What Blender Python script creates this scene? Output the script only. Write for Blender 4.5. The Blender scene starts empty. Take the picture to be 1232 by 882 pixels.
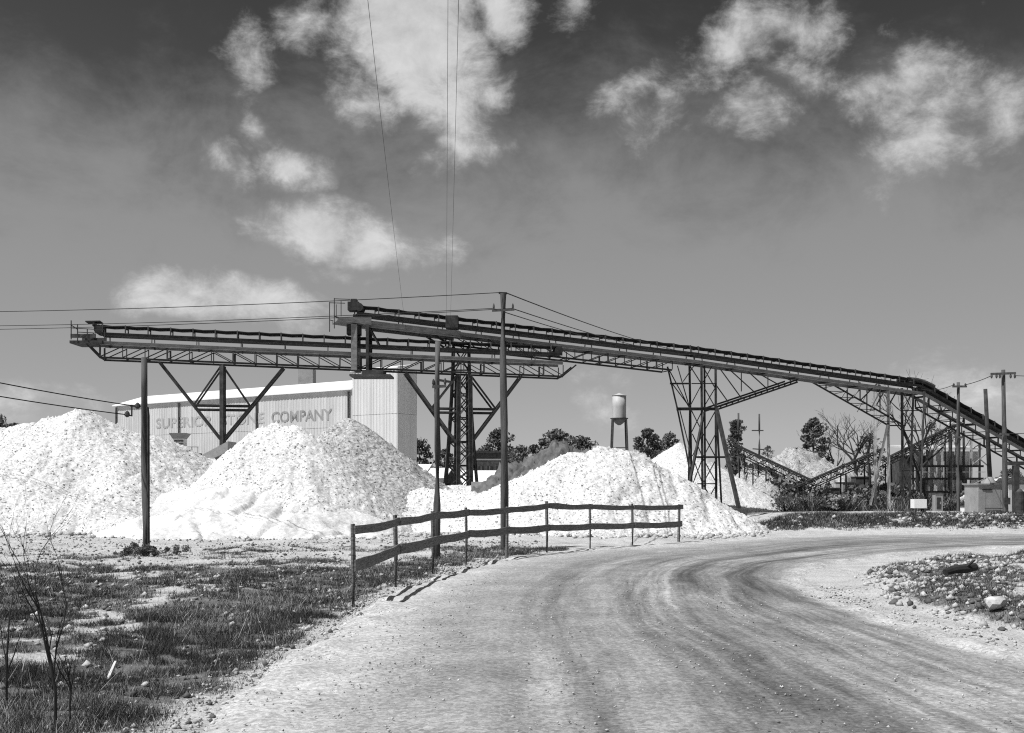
import bpy, math, random
import numpy as np
from mathutils import Vector, Matrix
random.seed(7)
rng = np.random.default_rng(11)
S = bpy.context.scene
COL = S.collection
F = 1300.0          # focal length of the view camera, in pixels of a 1232 px wide plate
EYE = 1.65          # eye height

# ------------------------------------------------------------------ camera
cam = bpy.data.cameras.new('camera')
cam.sensor_width = 36.0
cam.lens = F / 1232 * 36
cam.shift_y = 144 / 1232
cam.clip_start = 0.1
cam.clip_end = 9000
cam_o = bpy.data.objects.new('camera', cam)
cam_o.location = (0, 0, EYE)
cam_o.rotation_euler = (math.radians(90), 0, 0)
COL.objects.link(cam_o)
S.camera = cam_o

# ------------------------------------------------------------------ light
SUN_DIR = Vector((-0.84, -0.46, 1.5)).normalized()       # towards the sun
sun = bpy.data.lights.new('sun', 'SUN')
sun.energy = 4.0
sun.angle = math.radians(0.5)
sun.color = (1, 1, 1)
sun_o = bpy.data.objects.new('sun', sun)
sun_o.rotation_euler = SUN_DIR.to_track_quat('Z', 'Y').to_euler()
COL.objects.link(sun_o)
S.cycles.use_denoising = False        # keeps the grit of stone and grass
S.cycles.filter_width = 1.15
S.view_settings.view_transform = 'Standard'
S.view_settings.look = 'None'
S.view_settings.exposure = 0.3
S.view_settings.gamma = 1.0
S.view_settings.use_curve_mapping = False

# ------------------------------------------------------------------ sky (black and white film behind a red filter)
W = bpy.data.worlds.new('World')
S.world = W
W.use_nodes = True
wn, wl = W.node_tree.nodes, W.node_tree.links
wn.clear()
def N(nt, typ, **kw):
    n = nt.new(typ)
    for k, v in kw.items():
        setattr(n, k, v)
    return n
out = N(wn, 'ShaderNodeOutputWorld')
bg = N(wn, 'ShaderNodeBackground')
bg.inputs['Strength'].default_value = 0.1
wl.new(bg.outputs[0], out.inputs[0])
skyt = N(wn, 'ShaderNodeTexSky', sky_type='NISHITA', sun_disc=False)
skyt.sun_elevation = math.asin(SUN_DIR.z)
skyt.sun_rotation = math.atan2(SUN_DIR.x, SUN_DIR.y)
skyt.air_density = 1.0
skyt.dust_density = 0.6
skyt.ozone_density = 1.5
sepc = N(wn, 'ShaderNodeSeparateColor')
wl.new(skyt.outputs[0], sepc.inputs[0])
def wmath(op, a, b=None, c=None, clamp=False):
    n = N(wn, 'ShaderNodeMath', operation=op, use_clamp=clamp)
    for i, v in enumerate((a, b, c)):
        if v is None: continue
        if isinstance(v, (int, float)): n.inputs[i].default_value = v
        else: wl.new(v, n.inputs[i])
    return n.outputs[0]
SKY_GAMMA, SKY_GAIN = 2.0, .22      # contrast of the film
sky_val = wmath('MULTIPLY', wmath('POWER', sepc.outputs[0], SKY_GAMMA), SKY_GAIN)
tc = N(wn, 'ShaderNodeTexCoord')
DIR = tc.outputs['Generated']
def noise(scale, detail, rough=0.55, dist=0.0, zs=1.6):
    m = N(wn, 'ShaderNodeMapping')
    m.inputs['Scale'].default_value = (1, 1, zs)
    wl.new(DIR, m.inputs[0])
    n = N(wn, 'ShaderNodeTexNoise')
    n.inputs['Scale'].default_value = scale
    n.inputs['Detail'].default_value = detail
    n.inputs['Roughness'].default_value = rough
    n.inputs['Distortion'].default_value = dist
    wl.new(m.outputs[0], n.inputs['Vector'])
    return n.outputs[0]
clouds = [  # centre x, y, radius x, y on the plate, weight
    (485, 30, 105, 80, 1.45), (505, 85, 95, 85, 1.35), (545, 115, 75, 75, 1.1), (425, 120, 60, 50, .9), (590, 15, 50, 50, .9),
    (590, 170, 60, 32, .5), (535, 165, 60, 44, .8), (385, 25, 60, 40, .62), (295, 80, 40, 60, .5), (345, 197, 50, 44, 1.15),
    (303, 150, 28, 22, .6), (258, 190, 26, 34, .5),
    (380, 287, 95, 44, 1.5), (455, 292, 95, 42, 1.3), (425, 325, 95, 36, .7), (300, 372, 150, 36, 1.2), (230, 378, 95, 28, 1.0),
    (15, 490, 90, 36, .75), (100, 478, 80, 26, .55),
    (935, 42, 90, 44, 1.1), (885, 62, 62, 42, .9), (905, 135, 60, 38, .75), (950, 98, 55, 28, .65),
    (755, 105, 50, 40, .62), (800, 140, 60, 60, .45), (860, 90, 60, 60, .4),
    (1085, 95, 88, 62, .95), (1130, 130, 75, 60, .7), (1100, 190, 55, 70, 1.0), (1190, 140, 45, 60, .85),
    (700, 470, 60, 40, .55), (680, 525, 50, 20, .5), (1180, 470, 110, 40, .6), (690, 15, 40, 30, .5),
]
wn1 = N(wn, 'ShaderNodeTexNoise')
wn1.inputs['Scale'].default_value = 9
wn1.inputs['Detail'].default_value = 5
wl.new(DIR, wn1.inputs['Vector'])
wv1 = N(wn, 'ShaderNodeVectorMath', operation='MULTIPLY_ADD')
wl.new(wn1.outputs['Color'], wv1.inputs[0])
wv1.inputs[1].default_value = (.11, .11, .08)
wv1.inputs[2].default_value = (-.055, -.055, -.04)
wv2 = N(wn, 'ShaderNodeVectorMath', operation='ADD')
wl.new(DIR, wv2.inputs[0]); wl.new(wv1.outputs[0], wv2.inputs[1])
WARP = wv2.outputs[0]
field = None
def add_blob(c, scl, wgt):
    global field
    n = N(wn, 'ShaderNodeVectorMath', operation='MULTIPLY_ADD')
    wl.new(WARP, n.inputs[0])
    n.inputs[1].default_value = scl
    n.inputs[2].default_value = (-c.x * scl[0], -c.y * scl[1], -c.z * scl[2])
    l = N(wn, 'ShaderNodeVectorMath', operation='LENGTH')
    wl.new(n.outputs[0], l.inputs[0])
    v = wmath('MULTIPLY_ADD', l.outputs['Value'], -wgt, wgt)
    field = v if field is None else wmath('SMOOTH_MAX', field, v, 0.08)
for cx, cy, rx, ry, w_ in clouds:
    c = Vector(((cx - 616) / F, 1, (585 - cy) / F))
    L = c.length
    c.normalize()
    add_blob(c, (F * L / rx / 1.02, 2.0, F * L / ry / 1.02), w_)
rc = random.Random(5)
for k in range(22):          # the same kind of clouds over the rest of the sky
    az = math.radians(rc.uniform(38, 322))
    el = math.radians(rc.uniform(8, 60))
    c = Vector((math.sin(az) * math.cos(el), math.cos(az) * math.cos(el), math.sin(el)))
    r = rc.uniform(.06, .14)
    add_blob(c, (1 / r, 1 / r, 1.5 / r), rc.uniform(.5, 1.0))
nz = noise(7.5, 10, .66, .25)
nz2 = noise(24, 9, .68, .3, 1.3)
dens = wmath('ADD', field, wmath('MULTIPLY', wmath('SUBTRACT', nz, .5), 2.3))
dens = wmath('ADD', dens, wmath('MULTIPLY', wmath('SUBTRACT', nz2, .5), 1.15))
mr = N(wn, 'ShaderNodeMapRange', interpolation_type='SMOOTHSTEP')
wl.new(dens, mr.inputs[0])
mr.inputs[1].default_value = 0.06
mr.inputs[2].default_value = 1.0
cl_val = wmath('MULTIPLY_ADD', nz2, 4.5, 2.9)            # cloud brightness before the strength
mixc = N(wn, 'ShaderNodeMix', data_type='FLOAT')
wl.new(wmath('MULTIPLY', mr.outputs[0], .92), mixc.inputs[0])
sxyz = N(wn, 'ShaderNodeSeparateXYZ')                     # thin veil of haze in the lower sky
wl.new(DIR, sxyz.inputs[0])
vl = N(wn, 'ShaderNodeMapRange', interpolation_type='SMOOTHSTEP')
wl.new(wmath('ADD', sxyz.outputs[2], wmath('MULTIPLY', wmath('SUBTRACT', nz, .5), .30)), vl.inputs[0])
vl.inputs[1].default_value, vl.inputs[2].default_value = .40, .20
vl.inputs[3].default_value, vl.inputs[4].default_value = 0, .8
veil = N(wn, 'ShaderNodeMix', data_type='FLOAT')
wl.new(vl.outputs[0], veil.inputs[0])
wl.new(sky_val, veil.inputs[2])
wl.new(wmath('MULTIPLY_ADD', wmath('MULTIPLY', sxyz.outputs[2], sxyz.outputs[2]), -7.0, 3.0), veil.inputs[3])
wl.new(veil.outputs[0], mixc.inputs[2])
wl.new(cl_val, mixc.inputs[3])
wl.new(mixc.outputs[0], bg.inputs['Color'])

# ------------------------------------------------------------------ helpers
def P(px, py, d):
    return Vector(((px - 616) / F * d, d, EYE + (585 - py) / F * d))

def vnoise(x, y, seed=0):
    r = np.random.default_rng(seed).random((256, 256))
    xi, yi = np.floor(x).astype(np.int64), np.floor(y).astype(np.int64)
    fx, fy = x - xi, y - yi
    fx, fy = fx * fx * (3 - 2 * fx), fy * fy * (3 - 2 * fy)
    g = lambda a, b: r[a & 255, b & 255]
    return (g(xi, yi) * (1 - fx) + g(xi + 1, yi) * fx) * (1 - fy) + (g(xi, yi + 1) * (1 - fx) + g(xi + 1, yi + 1) * fx) * fy
def fbm(x, y, octv=4, seed=0, gain=.5):
    t, a, s = 0, 1, 0
    for k in range(octv):
        t = t + a * vnoise(x * 2 ** k + 17.3 * k, y * 2 ** k + 5.1 * k, seed + k)
        s += a
        a *= gain
    return t / s
def sstep(a, b, x):
    t = np.clip((x - a) / (b - a), 0, 1)
    return t * t * (3 - 2 * t)

def np_mesh(name, v, f, mats=(), smooth=False, attrs=None, uv=None):
    v = np.asarray(v, np.float32)
    f = np.asarray(f, np.int32)
    me = bpy.data.meshes.new(name)
    k = f.shape[1]
    me.vertices.add(len(v))
    me.vertices.foreach_set('co', v.ravel())
    me.loops.add(f.size)
    me.loops.foreach_set('vertex_index', f.ravel())
    me.polygons.add(len(f))
    me.polygons.foreach_set('loop_start', np.arange(0, f.size, k, dtype=np.int32))
    if smooth:
        me.polygons.foreach_set('use_smooth', np.ones(len(f), bool))
    me.update(calc_edges=True)
    for an, av in (attrs or {}).items():
        at = me.attributes.new(an, 'FLOAT', 'POINT')
        at.data.foreach_set('value', np.asarray(av, np.float32))
    if uv is not None:
        ul = me.uv_layers.new(name='map')
        ul.data.foreach_set('uv', np.asarray(uv, np.float32)[f.ravel()].ravel())
    for m in mats:
        me.materials.append(m)
    return me

class MB:
    """collects shapes that become one mesh"""
    def __init__(s):
        s.v, s.f = [], []
    def add(s, vs, fs):
        o = len(s.v)
        s.v += [tuple(q) for q in vs]
        s.f += [tuple(i + o for i in q) for q in fs]
        return s
    def box(s, lo, hi):
        x0, y0, z0 = lo
        x1, y1, z1 = hi
        return s.add([(x0, y0, z0), (x1, y0, z0), (x1, y1, z0), (x0, y1, z0), (x0, y0, z1), (x1, y0, z1), (x1, y1, z1), (x0, y1, z1)],
                     [(3, 2, 1, 0), (4, 5, 6, 7), (0, 1, 5, 4), (1, 2, 6, 5), (2, 3, 7, 6), (3, 0, 4, 7)])
    def frame(s, a, b):
        z = (b - a).normalized()
        x = z.cross(Vector((0, 0, 1)))
        if x.length < 1e-3: x = Vector((1, 0, 0))
        x.normalize()
        return x, z.cross(x), z
    def beam(s, a, b, w, h):
        a, b = Vector(a), Vector(b)
        x, y, z = s.frame(a, b)
        vs = [p + x * (i * w / 2) + y * (j * h / 2) for p in (a, b) for i, j in ((-1, -1), (1, -1), (1, 1), (-1, 1))]
        return s.add(vs, [(3, 2, 1, 0), (4, 5, 6, 7), (0, 1, 5, 4), (1, 2, 6, 5), (2, 3, 7, 6), (3, 0, 4, 7)])
    def tube(s, pts, rad, n=8, cap=True):
        pts = [Vector(p) for p in pts]
        if isinstance(rad, (int, float)): rad = [rad] * len(pts)
        vs, fs = [], []
        for i, p in enumerate(pts):
            d = pts[min(i + 1, len(pts) - 1)] - pts[max(i - 1, 0)]
            x, y, z = s.frame(Vector((0, 0, 0)), d)
            for k in range(n):
                t = 2 * math.pi * k / n
                vs.append(p + (x * math.cos(t) + y * math.sin(t)) * rad[i])
        for i in range(len(pts) - 1):
            for k in range(n):
                fs.append((i * n + k, i * n + (k + 1) % n, (i + 1) * n + (k + 1) % n, (i + 1) * n + k))
        if cap:
            fs.append(tuple(range(n))[::-1])
            fs.append(tuple((len(pts) - 1) * n + k for k in range(n)))
        return s.add(vs, fs)
    def mesh(s, name, mat, smooth=False, off=None):
        me = bpy.data.meshes.new(name)
        vs = s.v if off is None else [(q[0] - off[0], q[1] - off[1], q[2] - off[2]) for q in s.v]
        me.from_pydata(vs, [], s.f)
        if smooth:
            me.polygons.foreach_set('use_smooth', [True] * len(me.polygons))
        me.update()
        me.materials.append(mat)
        return me

def link(name, data, loc=(0, 0, 0), parent=None):
    o = bpy.data.objects.new(name, data)
    o.location = loc
    if parent is not None: o.parent = parent
    COL.objects.link(o)
    return o
def tag(o, label=None, cat=None, group=None, kind=None):
    if label: o['label'] = label
    if cat: o['category'] = cat
    if group: o['group'] = group
    if kind: o['kind'] = kind
    return o

def unit_mesh(profile, mat, cache={}):
    key = (profile, mat.name)
    if key in cache: return cache[key]
    b = MB()
    if profile == 'box':
        b.box((-.5, -.5, 0), (.5, .5, 1))
    elif profile == 'angle':
        b.box((-.5, -.5, 0), (.5, -.34, 1)); b.box((-.5, -.338, 0), (-.34, .5, 1))
    elif profile == 'channel':
        b.box((-.2, -.5, 0), (.2, .5, 1)); b.box((-.5, .4, 0.0004), (.5, .497, .9996)); b.box((-.5, -.497, 0.0004), (.5, -.4, .9996))
    elif profile == 'ibeam':
        b.box((-.5, .38, 0), (.5, .5, 1)); b.box((-.5, -.5, 0), (.5, -.38, 1)); b.box((-.1, -.378, 0), (.1, .378, 1))
    elif profile == 'round':
        b.tube([(0, 0, 0), (0, 0, 1)], .5, 10)
    cache[key] = b.mesh(profile + '_section', mat)
    return cache[key]

class Thing:
    def __init__(s, name, label, cat, base, group=None):
        s.base = Vector(base)
        s.o = link(name, None, s.base)
        tag(s.o, label, cat, group)
    def beam(s, name, a, b, w, h, mat, profile='box'):
        a, b = Vector(a), Vector(b)
        z = b - a
        L = z.length
        z.normalize()
        x = z.cross(Vector((0, 0, 1)))
        if x.length < 1e-3: x = Vector((1, 0, 0))
        x.normalize()
        y = z.cross(x)
        o = link(name, unit_mesh(profile, mat), parent=s.o)
        R = Matrix((x, y, z)).transposed().to_4x4()
        o.matrix_local = Matrix.Translation(a - s.base) @ R @ Matrix.Diagonal((w, h, L, 1))
        return o
    def part(s, name, mb, mat, smooth=False, parent=None):
        return link(name, mb.mesh(name, mat, smooth, s.base), parent=parent or s.o)
    def put(s, name, me, loc, parent=None, rotz=0, scale=None):
        o = link(name, me, Vector(loc) - s.base, parent or s.o)
        o.rotation_euler = (0, 0, rotz)
        if scale: o.scale = scale
        return o

# ------------------------------------------------------------------ materials (all grey: the plate is black and white)
def mat(name, lo, hi, scale=6.0, stretch=(1, 1, 1), rough=.85, bump=.0, bscale=40, detail=5, metal=0.0, spec=.3):
    m = bpy.data.materials.new(name)
    m.use_nodes = True
    nt, L = m.node_tree.nodes, m.node_tree.links
    b = nt['Principled BSDF']
    b.inputs['Roughness'].default_value = rough
    b.inputs['Metallic'].default_value = metal
    b.inputs['Specular IOR Level'].default_value = spec
    g = N(nt, 'ShaderNodeNewGeometry')
    mp = N(nt, 'ShaderNodeMapping')
    mp.inputs['Scale'].default_value = stretch
    L.new(g.outputs['Position'], mp.inputs[0])
    n = N(nt, 'ShaderNodeTexNoise')
    n.inputs['Scale'].default_value = scale
    n.inputs['Detail'].default_value = detail
    n.inputs['Roughness'].default_value = .65
    L.new(mp.outputs[0], n.inputs['Vector'])
    r = N(nt, 'ShaderNodeMapRange')
    r.inputs[1].default_value = .3
    r.inputs[2].default_value = .7
    r.inputs[3].default_value = lo
    r.inputs[4].default_value = hi
    L.new(n.outputs[0], r.inputs[0])
    L.new(r.outputs[0], b.inputs['Base Color'])
    if bump:
        n2 = N(nt, 'ShaderNodeTexNoise')
        n2.inputs['Scale'].default_value = bscale
        n2.inputs['Detail'].default_value = 4
        L.new(mp.outputs[0], n2.inputs['Vector'])
        bp = N(nt, 'ShaderNodeBump')
        bp.inputs['Strength'].default_value = bump
        bp.inputs['Distance'].default_value = .02
        L.new(n2.outputs[0], bp.inputs['Height'])
        L.new(bp.outputs[0], b.inputs['Normal'])
    return m
M = {}
M['steel'] = mat('dark_steel', .024, .075, 3, spec=.12)
M['steel_mid'] = mat('weathered_steel', .035, .11, 2.5, spec=.15)
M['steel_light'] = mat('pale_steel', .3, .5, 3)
M['channel'] = mat('grey_channel_steel', .13, .29, 1.6, (1, 1, 3))
M['rubber'] = mat('belt_rubber', .012, .03, 4)
M['pole'] = mat('creosoted_pole', .045, .13, 9, (1, 1, .12), bump=.5)
M['wire'] = mat('wire', .02, .03)
M['fence'] = mat('weathered_board', .07, .24, 14, (.5, .5, 3), bump=.5, bscale=60)
M['sheet_old'] = mat('old_sheet_metal', .46, .66, 1.1, (1, 1, .12), rough=.6)
M['sheet_new'] = mat('white_sheet_metal', .58, .7, .8, (1, 1, .15), rough=.55)
M['roof'] = mat('white_roof', .76, .86, .5)
M['concrete'] = mat('concrete', .28, .42, 4, bump=.3)
M['dark'] = mat('dark_interior', .01, .02)
M['paint'] = mat('faded_sign_paint', .17, .4, 1.1, (1, 1, .3))
M['glass'] = mat('dusty_glass', .02, .04, rough=.2)
M['bark'] = mat('bark', .04, .10, 8, (1, 1, .3))
M['leaf'] = mat('leaf', .08, .16, 1.2)
M['leaf_dark'] = mat('dark_leaf', .06, .12, 1.2)
M['leaf_pale'] = mat('pale_leaf', .10, .18, 1.2)
M['twig'] = mat('twig', .02, .05, 5)
M['deadwood'] = mat('bleached_wood', .55, .75, 9, (1, 1, 1))
M['grey_box'] = mat('grey_painted_sheet', .24, .34, 1.5)
M['tank'] = mat('tank_paint', .4, .55, .6, (1, 1, .3), rough=.5)
M['rock'] = mat('pale_rock', .26, .66, 3, bump=.6, bscale=20)
M['white_box'] = mat('white_paint', .7, .8)
def blade_mat():
    m = bpy.data.materials.new('grass_blade')
    m.use_nodes = True
    nt, L = m.node_tree.nodes, m.node_tree.links
    a = N(nt, 'ShaderNodeAttribute', attribute_name='tone')
    L.new(a.outputs['Fac'], nt['Principled BSDF'].inputs['Base Color'])
    nt['Principled BSDF'].inputs['Roughness'].default_value = .8
    nt['Principled BSDF'].inputs['Specular IOR Level'].default_value = .15
    return m
M['blade'] = blade_mat()
M['earth'] = mat('dark_earth', .06, .18, 2.2, bump=.6, bscale=8)

def gravel_mat(name, lo, hi, cell, dark=.12):
    m = bpy.data.materials.new(name)
    m.use_nodes = True
    nt, L = m.node_tree.nodes, m.node_tree.links
    b = nt['Principled BSDF']
    b.inputs['Roughness'].default_value = .95
    b.inputs['Specular IOR Level'].default_value = .1
    g = N(nt, 'ShaderNodeNewGeometry')
    v = N(nt, 'ShaderNodeTexVoronoi')
    v.inputs['Scale'].default_value = 1 / cell
    L.new(g.outputs['Position'], v.inputs['Vector'])
    sp = N(nt, 'ShaderNodeSeparateColor')
    L.new(v.outputs['Color'], sp.inputs[0])
    n = N(nt, 'ShaderNodeTexNoise')
    n.inputs['Scale'].default_value = .5
    n.inputs['Detail'].default_value = 6
    L.new(g.outputs['Position'], n.inputs['Vector'])
    ramp = N(nt, 'ShaderNodeValToRGB')
    e = ramp.color_ramp.elements
    e[0].position, e[0].color = 0.0, (dark, dark, dark, 1)
    e[1].position, e[1].color = 1.0, (hi, hi, hi, 1)
    for pos, val in ((.035, dark * 1.6), (.08, lo), (.6, lo * .4 + hi * .6)):
        q = e.new(pos)
        q.color = (val, val, val, 1)
    L.new(sp.outputs[0], ramp.inputs[0])
    mx = N(nt, 'ShaderNodeMix', data_type='RGBA', blend_type='MULTIPLY')
    mx.inputs[0].default_value = 1
    L.new(ramp.outputs[0], mx.inputs[6])
    r = N(nt, 'ShaderNodeMapRange')
    r.inputs[1].default_value = .35
    r.inputs[2].default_value = .65
    r.inputs[3].default_value = .86
    r.inputs[4].default_value = 1.0
    L.new(n.outputs[0], r.inputs[0])
    L.new(r.outputs[0], mx.inputs[7])
    L.new(mx.outputs[2], b.inputs['Base Color'])
    return m
M['gravel'] = gravel_mat('white_crushed_stone', .5, .84, .055, .14)
M['gravel_grey'] = gravel_mat('grey_crushed_stone', .24, .58, .075, .08)
M['fines'] = gravel_mat('white_stone_fines', .64, .84, .05, .45)

# ------------------------------------------------------------------ road outline
left_px = [(-2.3, -12), (-2.25, 0), (-2.2, 5), (-2.17, 7.2), (-2.08, 9.3), (-2.0, 12), (-1.9, 15), (-1.5, 18.3), (-.7, 22.5), (.35, 25.6), (2.0, 28.2), (4.8, 30.6), (7.8, 34.4), (11.2, 36.9), (18, 38.4), (30, 40.5), (60, 46), (110, 56)]
right_px = [(6.3, -12), (5.9, 0), (5.6, 5), (5.3, 7.2), (5.1, 9), (4.9, 11), (4.75, 13), (4.72, 15), (4.85, 17), (5.15, 19.2), (5.8, 21.3), (6.9, 23.2), (8.6, 25.2), (11, 27.4), (15, 30), (28, 34), (60, 40), (110, 49)]
def catmull(pts, per=8):
    pts = [np.array(p, float) for p in pts]
    o = []
    for i in range(len(pts) - 1):
        p0, p1, p2, p3 = pts[max(i - 1, 0)], pts[i], pts[i + 1], pts[min(i + 2, len(pts) - 1)]
        for k in range(per):
            t = k / per
            o.append(.5 * (2 * p1 + (p2 - p0) * t + (2 * p0 - 5 * p1 + 4 * p2 - p3) * t * t + (3 * p1 - p0 - 3 * p2 + p3) * t ** 3))
    o.append(pts[-1])
    return np.array(o)
LEFT, RIGHT = catmull(left_px), catmull(right_px)
ROAD_POLY = np.concatenate([LEFT, RIGHT[::-1]])
def seg_dist(x, y, poly):
    d = np.full(x.shape, 1e9)
    for (x0, y0), (x1, y1) in zip(poly[:-1], poly[1:]):
        dx, dy = x1 - x0, y1 - y0
        t = np.clip(((x - x0) * dx + (y - y0) * dy) / (dx * dx + dy * dy + 1e-9), 0, 1)
        d = np.minimum(d, np.hypot(x - x0 - t * dx, y - y0 - t * dy))
    return d
def inside(x, y, poly):
    c = np.zeros(x.shape, bool)
    n = len(poly)
    for i in range(n):
        x0, y0 = poly[i]
        x1, y1 = poly[(i + 1) % n]
        if y0 == y1: continue
        c ^= ((y0 > y) != (y1 > y)) & (x < (x1 - x0) * (y - y0) / (y1 - y0) + x0)
    return c
def road_sd(x, y):      # negative on the road
    d = np.minimum(seg_dist(x, y, LEFT[::2]), seg_dist(x, y, RIGHT[::2]))
    return np.where(inside(x, y, ROAD_POLY[::2]), -d, d)
ISLAND = np.array([(5.9, 18.2), (6.25, 19.9), (7.4, 21.6), (9.3, 23.4), (12.5, 25.6), (20, 28.3), (34, 31), (34, 8), (6.5, 9.5), (5.75, 11.6), (5.45, 13.5), (5.45, 15.5)])
def gz(x, y, sd=None):
    x, y = np.asarray(x, float), np.asarray(y, float)
    if sd is None: sd = road_sd(x, y)
    off = sstep(-.2, 1.5, sd)
    z = off * ((fbm(x * .6, y * .6, 4, 3) - .5) * .22 + (fbm(x * 4, y * 4, 3, 9) - .5) * .07) - .035 * (1 - off)
    z = z * (1 - sstep(60, 90, np.hypot(x, y)) * .6)
    z += -.35 * sstep(46, 56, y) * sstep(2, 9, x) - .22 * np.exp(-(((x - 16.3) / 4.5) ** 2 + ((y - 78) / 6) ** 2))          # scour hole by the tower footing
    ii = inside(x, y, ISLAND)
    di = seg_dist(x, y, np.vstack([ISLAND, ISLAND[:1]]))
    z += np.where(ii, sstep(0, .7, di), 0) * (.10 + .22 * (fbm(x * 1.3, y * 1.3, 3, 21) - .3))
    # bank on the far side of the road
    by = 42.3 + .12 * (x - 12)
    bank = np.exp(-((y - by) / 1.9) ** 2) * sstep(8.8, 11.5, x) * (.42 + .35 * (fbm(x * .5, y * .5, 3, 31) - .35))
    z += bank + .10 * sstep(0, 6, y - by) * sstep(9, 14, x) * (1 - sstep(66, 70, y))
    return z
def soil(x, y, sd=None):     # 1 = dark soil and grass, 0 = bare white shell and stone dust
    x, y = np.asarray(x, float), np.asarray(y, float)
    if sd is None: sd = road_sd(x, y)
    n = fbm(x * .42, y * .55, 5, 41)
    n2 = fbm(x * 2.6, y * 2.6, 3, 51)
    leftside = (x < .22 * y - 2) & (y < 34)
    bias = np.interp(y, [0, 6, 9, 10.5, 12.3, 13.5, 18.5, 20.5, 22.5, 26, 33, 40], [.47, .47, .45, .39, .40, .45, .44, .26, .08, -.02, -.22, -.5])
    track = -.2 * np.exp(-((sd - 3.0 - .5 * np.sin(y * .5)) / .55) ** 2) * (y < 17)
    verge = .34 * np.exp(-((sd - 1.2) / .8) ** 2) * (y < 29)
    s = sstep(.40, .74, n + .75 * (n2 - .5) + .3 * (fbm(x * 9, y * 9, 2, 57) - .5) + bias - .12 + track + verge) * sstep(.1, .75, sd + .7 * (n2 - .5)) * leftside
    ii = inside(x, y, ISLAND)
    di = seg_dist(x, y, np.vstack([ISLAND, ISLAND[:1]]))
    lowedge = np.where(y < 16.5, .3, .0) * np.exp(-(di / 1.5) ** 2)
    s2 = ii * sstep(.1, .5, di) * sstep(.34, .56, fbm(x * .8, y * .8, 4, 61) + .3 * (n2 - .5) + lowedge)
    by = 42.3 + .12 * (x - 12)
    s3 = np.exp(-((y - by + .6) / 1.5) ** 4) * sstep(9, 10.5, x) * sstep(.30, .5, fbm(x * .5, y * .8, 4, 71) + .35 * (n2 - .5) + np.where(x < 14.5, .3, 0.02))
    far = sstep(58, 75, y) * sstep(.45, .62, fbm(x * .12, y * .12, 4, 81)) * .7
    far = np.maximum(far, sstep(140, 220, np.hypot(x, y)))
    return np.clip(np.maximum.reduce([s, s2, s3, far]), 0, 1)

# ground sheet
def spaced(a, b, fine0, fine1, step, grow):
    c = list(np.arange(fine0, fine1 + 1e-6, step))
    s, x = step, fine1
    while x < b:
        s *= grow
        x += s
        c.append(x)
    s, x = step, fine0
    while x > a:
        s *= grow
        x -= s
        c.insert(0, x)
    return np.array(c)
gx = spaced(-3500, 3500, -15, 19, .13, 1.09)
gy = spaced(-300, 5500, 4.5, 46, .13, 1.06)
X, Y = np.meshgrid(gx, gy)
SD = road_sd(X.ravel(), Y.ravel())
Z = gz(X.ravel(), Y.ravel(), SD)
SO = soil(X.ravel(), Y.ravel(), SD)
nx, ny = len(gx), len(gy)
idx = np.arange(nx * ny).reshape(ny, nx)
quads = np.stack([idx[:-1, :-1], idx[:-1, 1:], idx[1:, 1:], idx[1:, :-1]], -1).reshape(-1, 4)

def ground_mat():
    m = bpy.data.materials.new('shell_and_soil')
    m.use_nodes = True
    nt, L = m.node_tree.nodes, m.node_tree.links
    b = nt['Principled BSDF']
    b.inputs['Roughness'].default_value = .95
    b.inputs['Specular IOR Level'].default_value = .1
    g = N(nt, 'ShaderNodeNewGeometry')
    at = N(nt, 'ShaderNodeAttribute', attribute_name='soil')
    def nz(scale, detail):
        n = N(nt, 'ShaderNodeTexNoise')
        n.inputs['Scale'].default_value = scale
        n.inputs['Detail'].default_value = detail
        n.inputs['Roughness'].default_value = .65
        L.new(g.outputs['Position'], n.inputs['Vector'])
        return n.outputs[0]
    def rng_(sock, a, b_, c, d):
        r = N(nt, 'ShaderNodeMapRange')
        for i, q in enumerate((a, b_, c, d)): r.inputs[i + 1].default_value = q
        L.new(sock, r.inputs[0])
        return r.outputs[0]
    def mth(op, a, b_):
        n = N(nt, 'ShaderNodeMath', operation=op)
        for i, q in enumerate((a, b_)):
            if isinstance(q, (int, float)): n.inputs[i].default_value = q
            else: L.new(q, n.inputs[i])
        return n.outputs[0]
    fine = nz(9, 8)
    sand = mth('MULTIPLY', rng_(nz(1.1, 7), .3, .7, .44, .66), rng_(nz(28, 5), .3, .62, .55, 1.05))
    dirt = rng_(nz(5, 8), .3, .7, .06, .24)
    k = rng_(mth('ADD', at.outputs['Fac'], mth('MULTIPLY', mth('SUBTRACT', fine, .5), 1.5)), .3, .75, 0, 1)
    mx = N(nt, 'ShaderNodeMix', data_type='FLOAT')
    L.new(k, mx.inputs[0]); L.new(sand, mx.inputs[2]); L.new(dirt, mx.inputs[3])
    L.new(mx.outputs[0], b.inputs['Base Color'])
    bp = N(nt, 'ShaderNodeBump')
    bp.inputs['Strength'].default_value = .7
    bp.inputs['Distance'].default_value = .04
    L.new(nz(22, 6), bp.inputs['Height'])
    L.new(bp.outputs[0], b.inputs['Normal'])
    return m
M['ground'] = ground_mat()
gme = np_mesh('ground', np.stack([X.ravel(), Y.ravel(), Z], -1), quads, [M['ground']], True, {'soil': SO})
tag(link('ground', gme), kind='structure')

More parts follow.
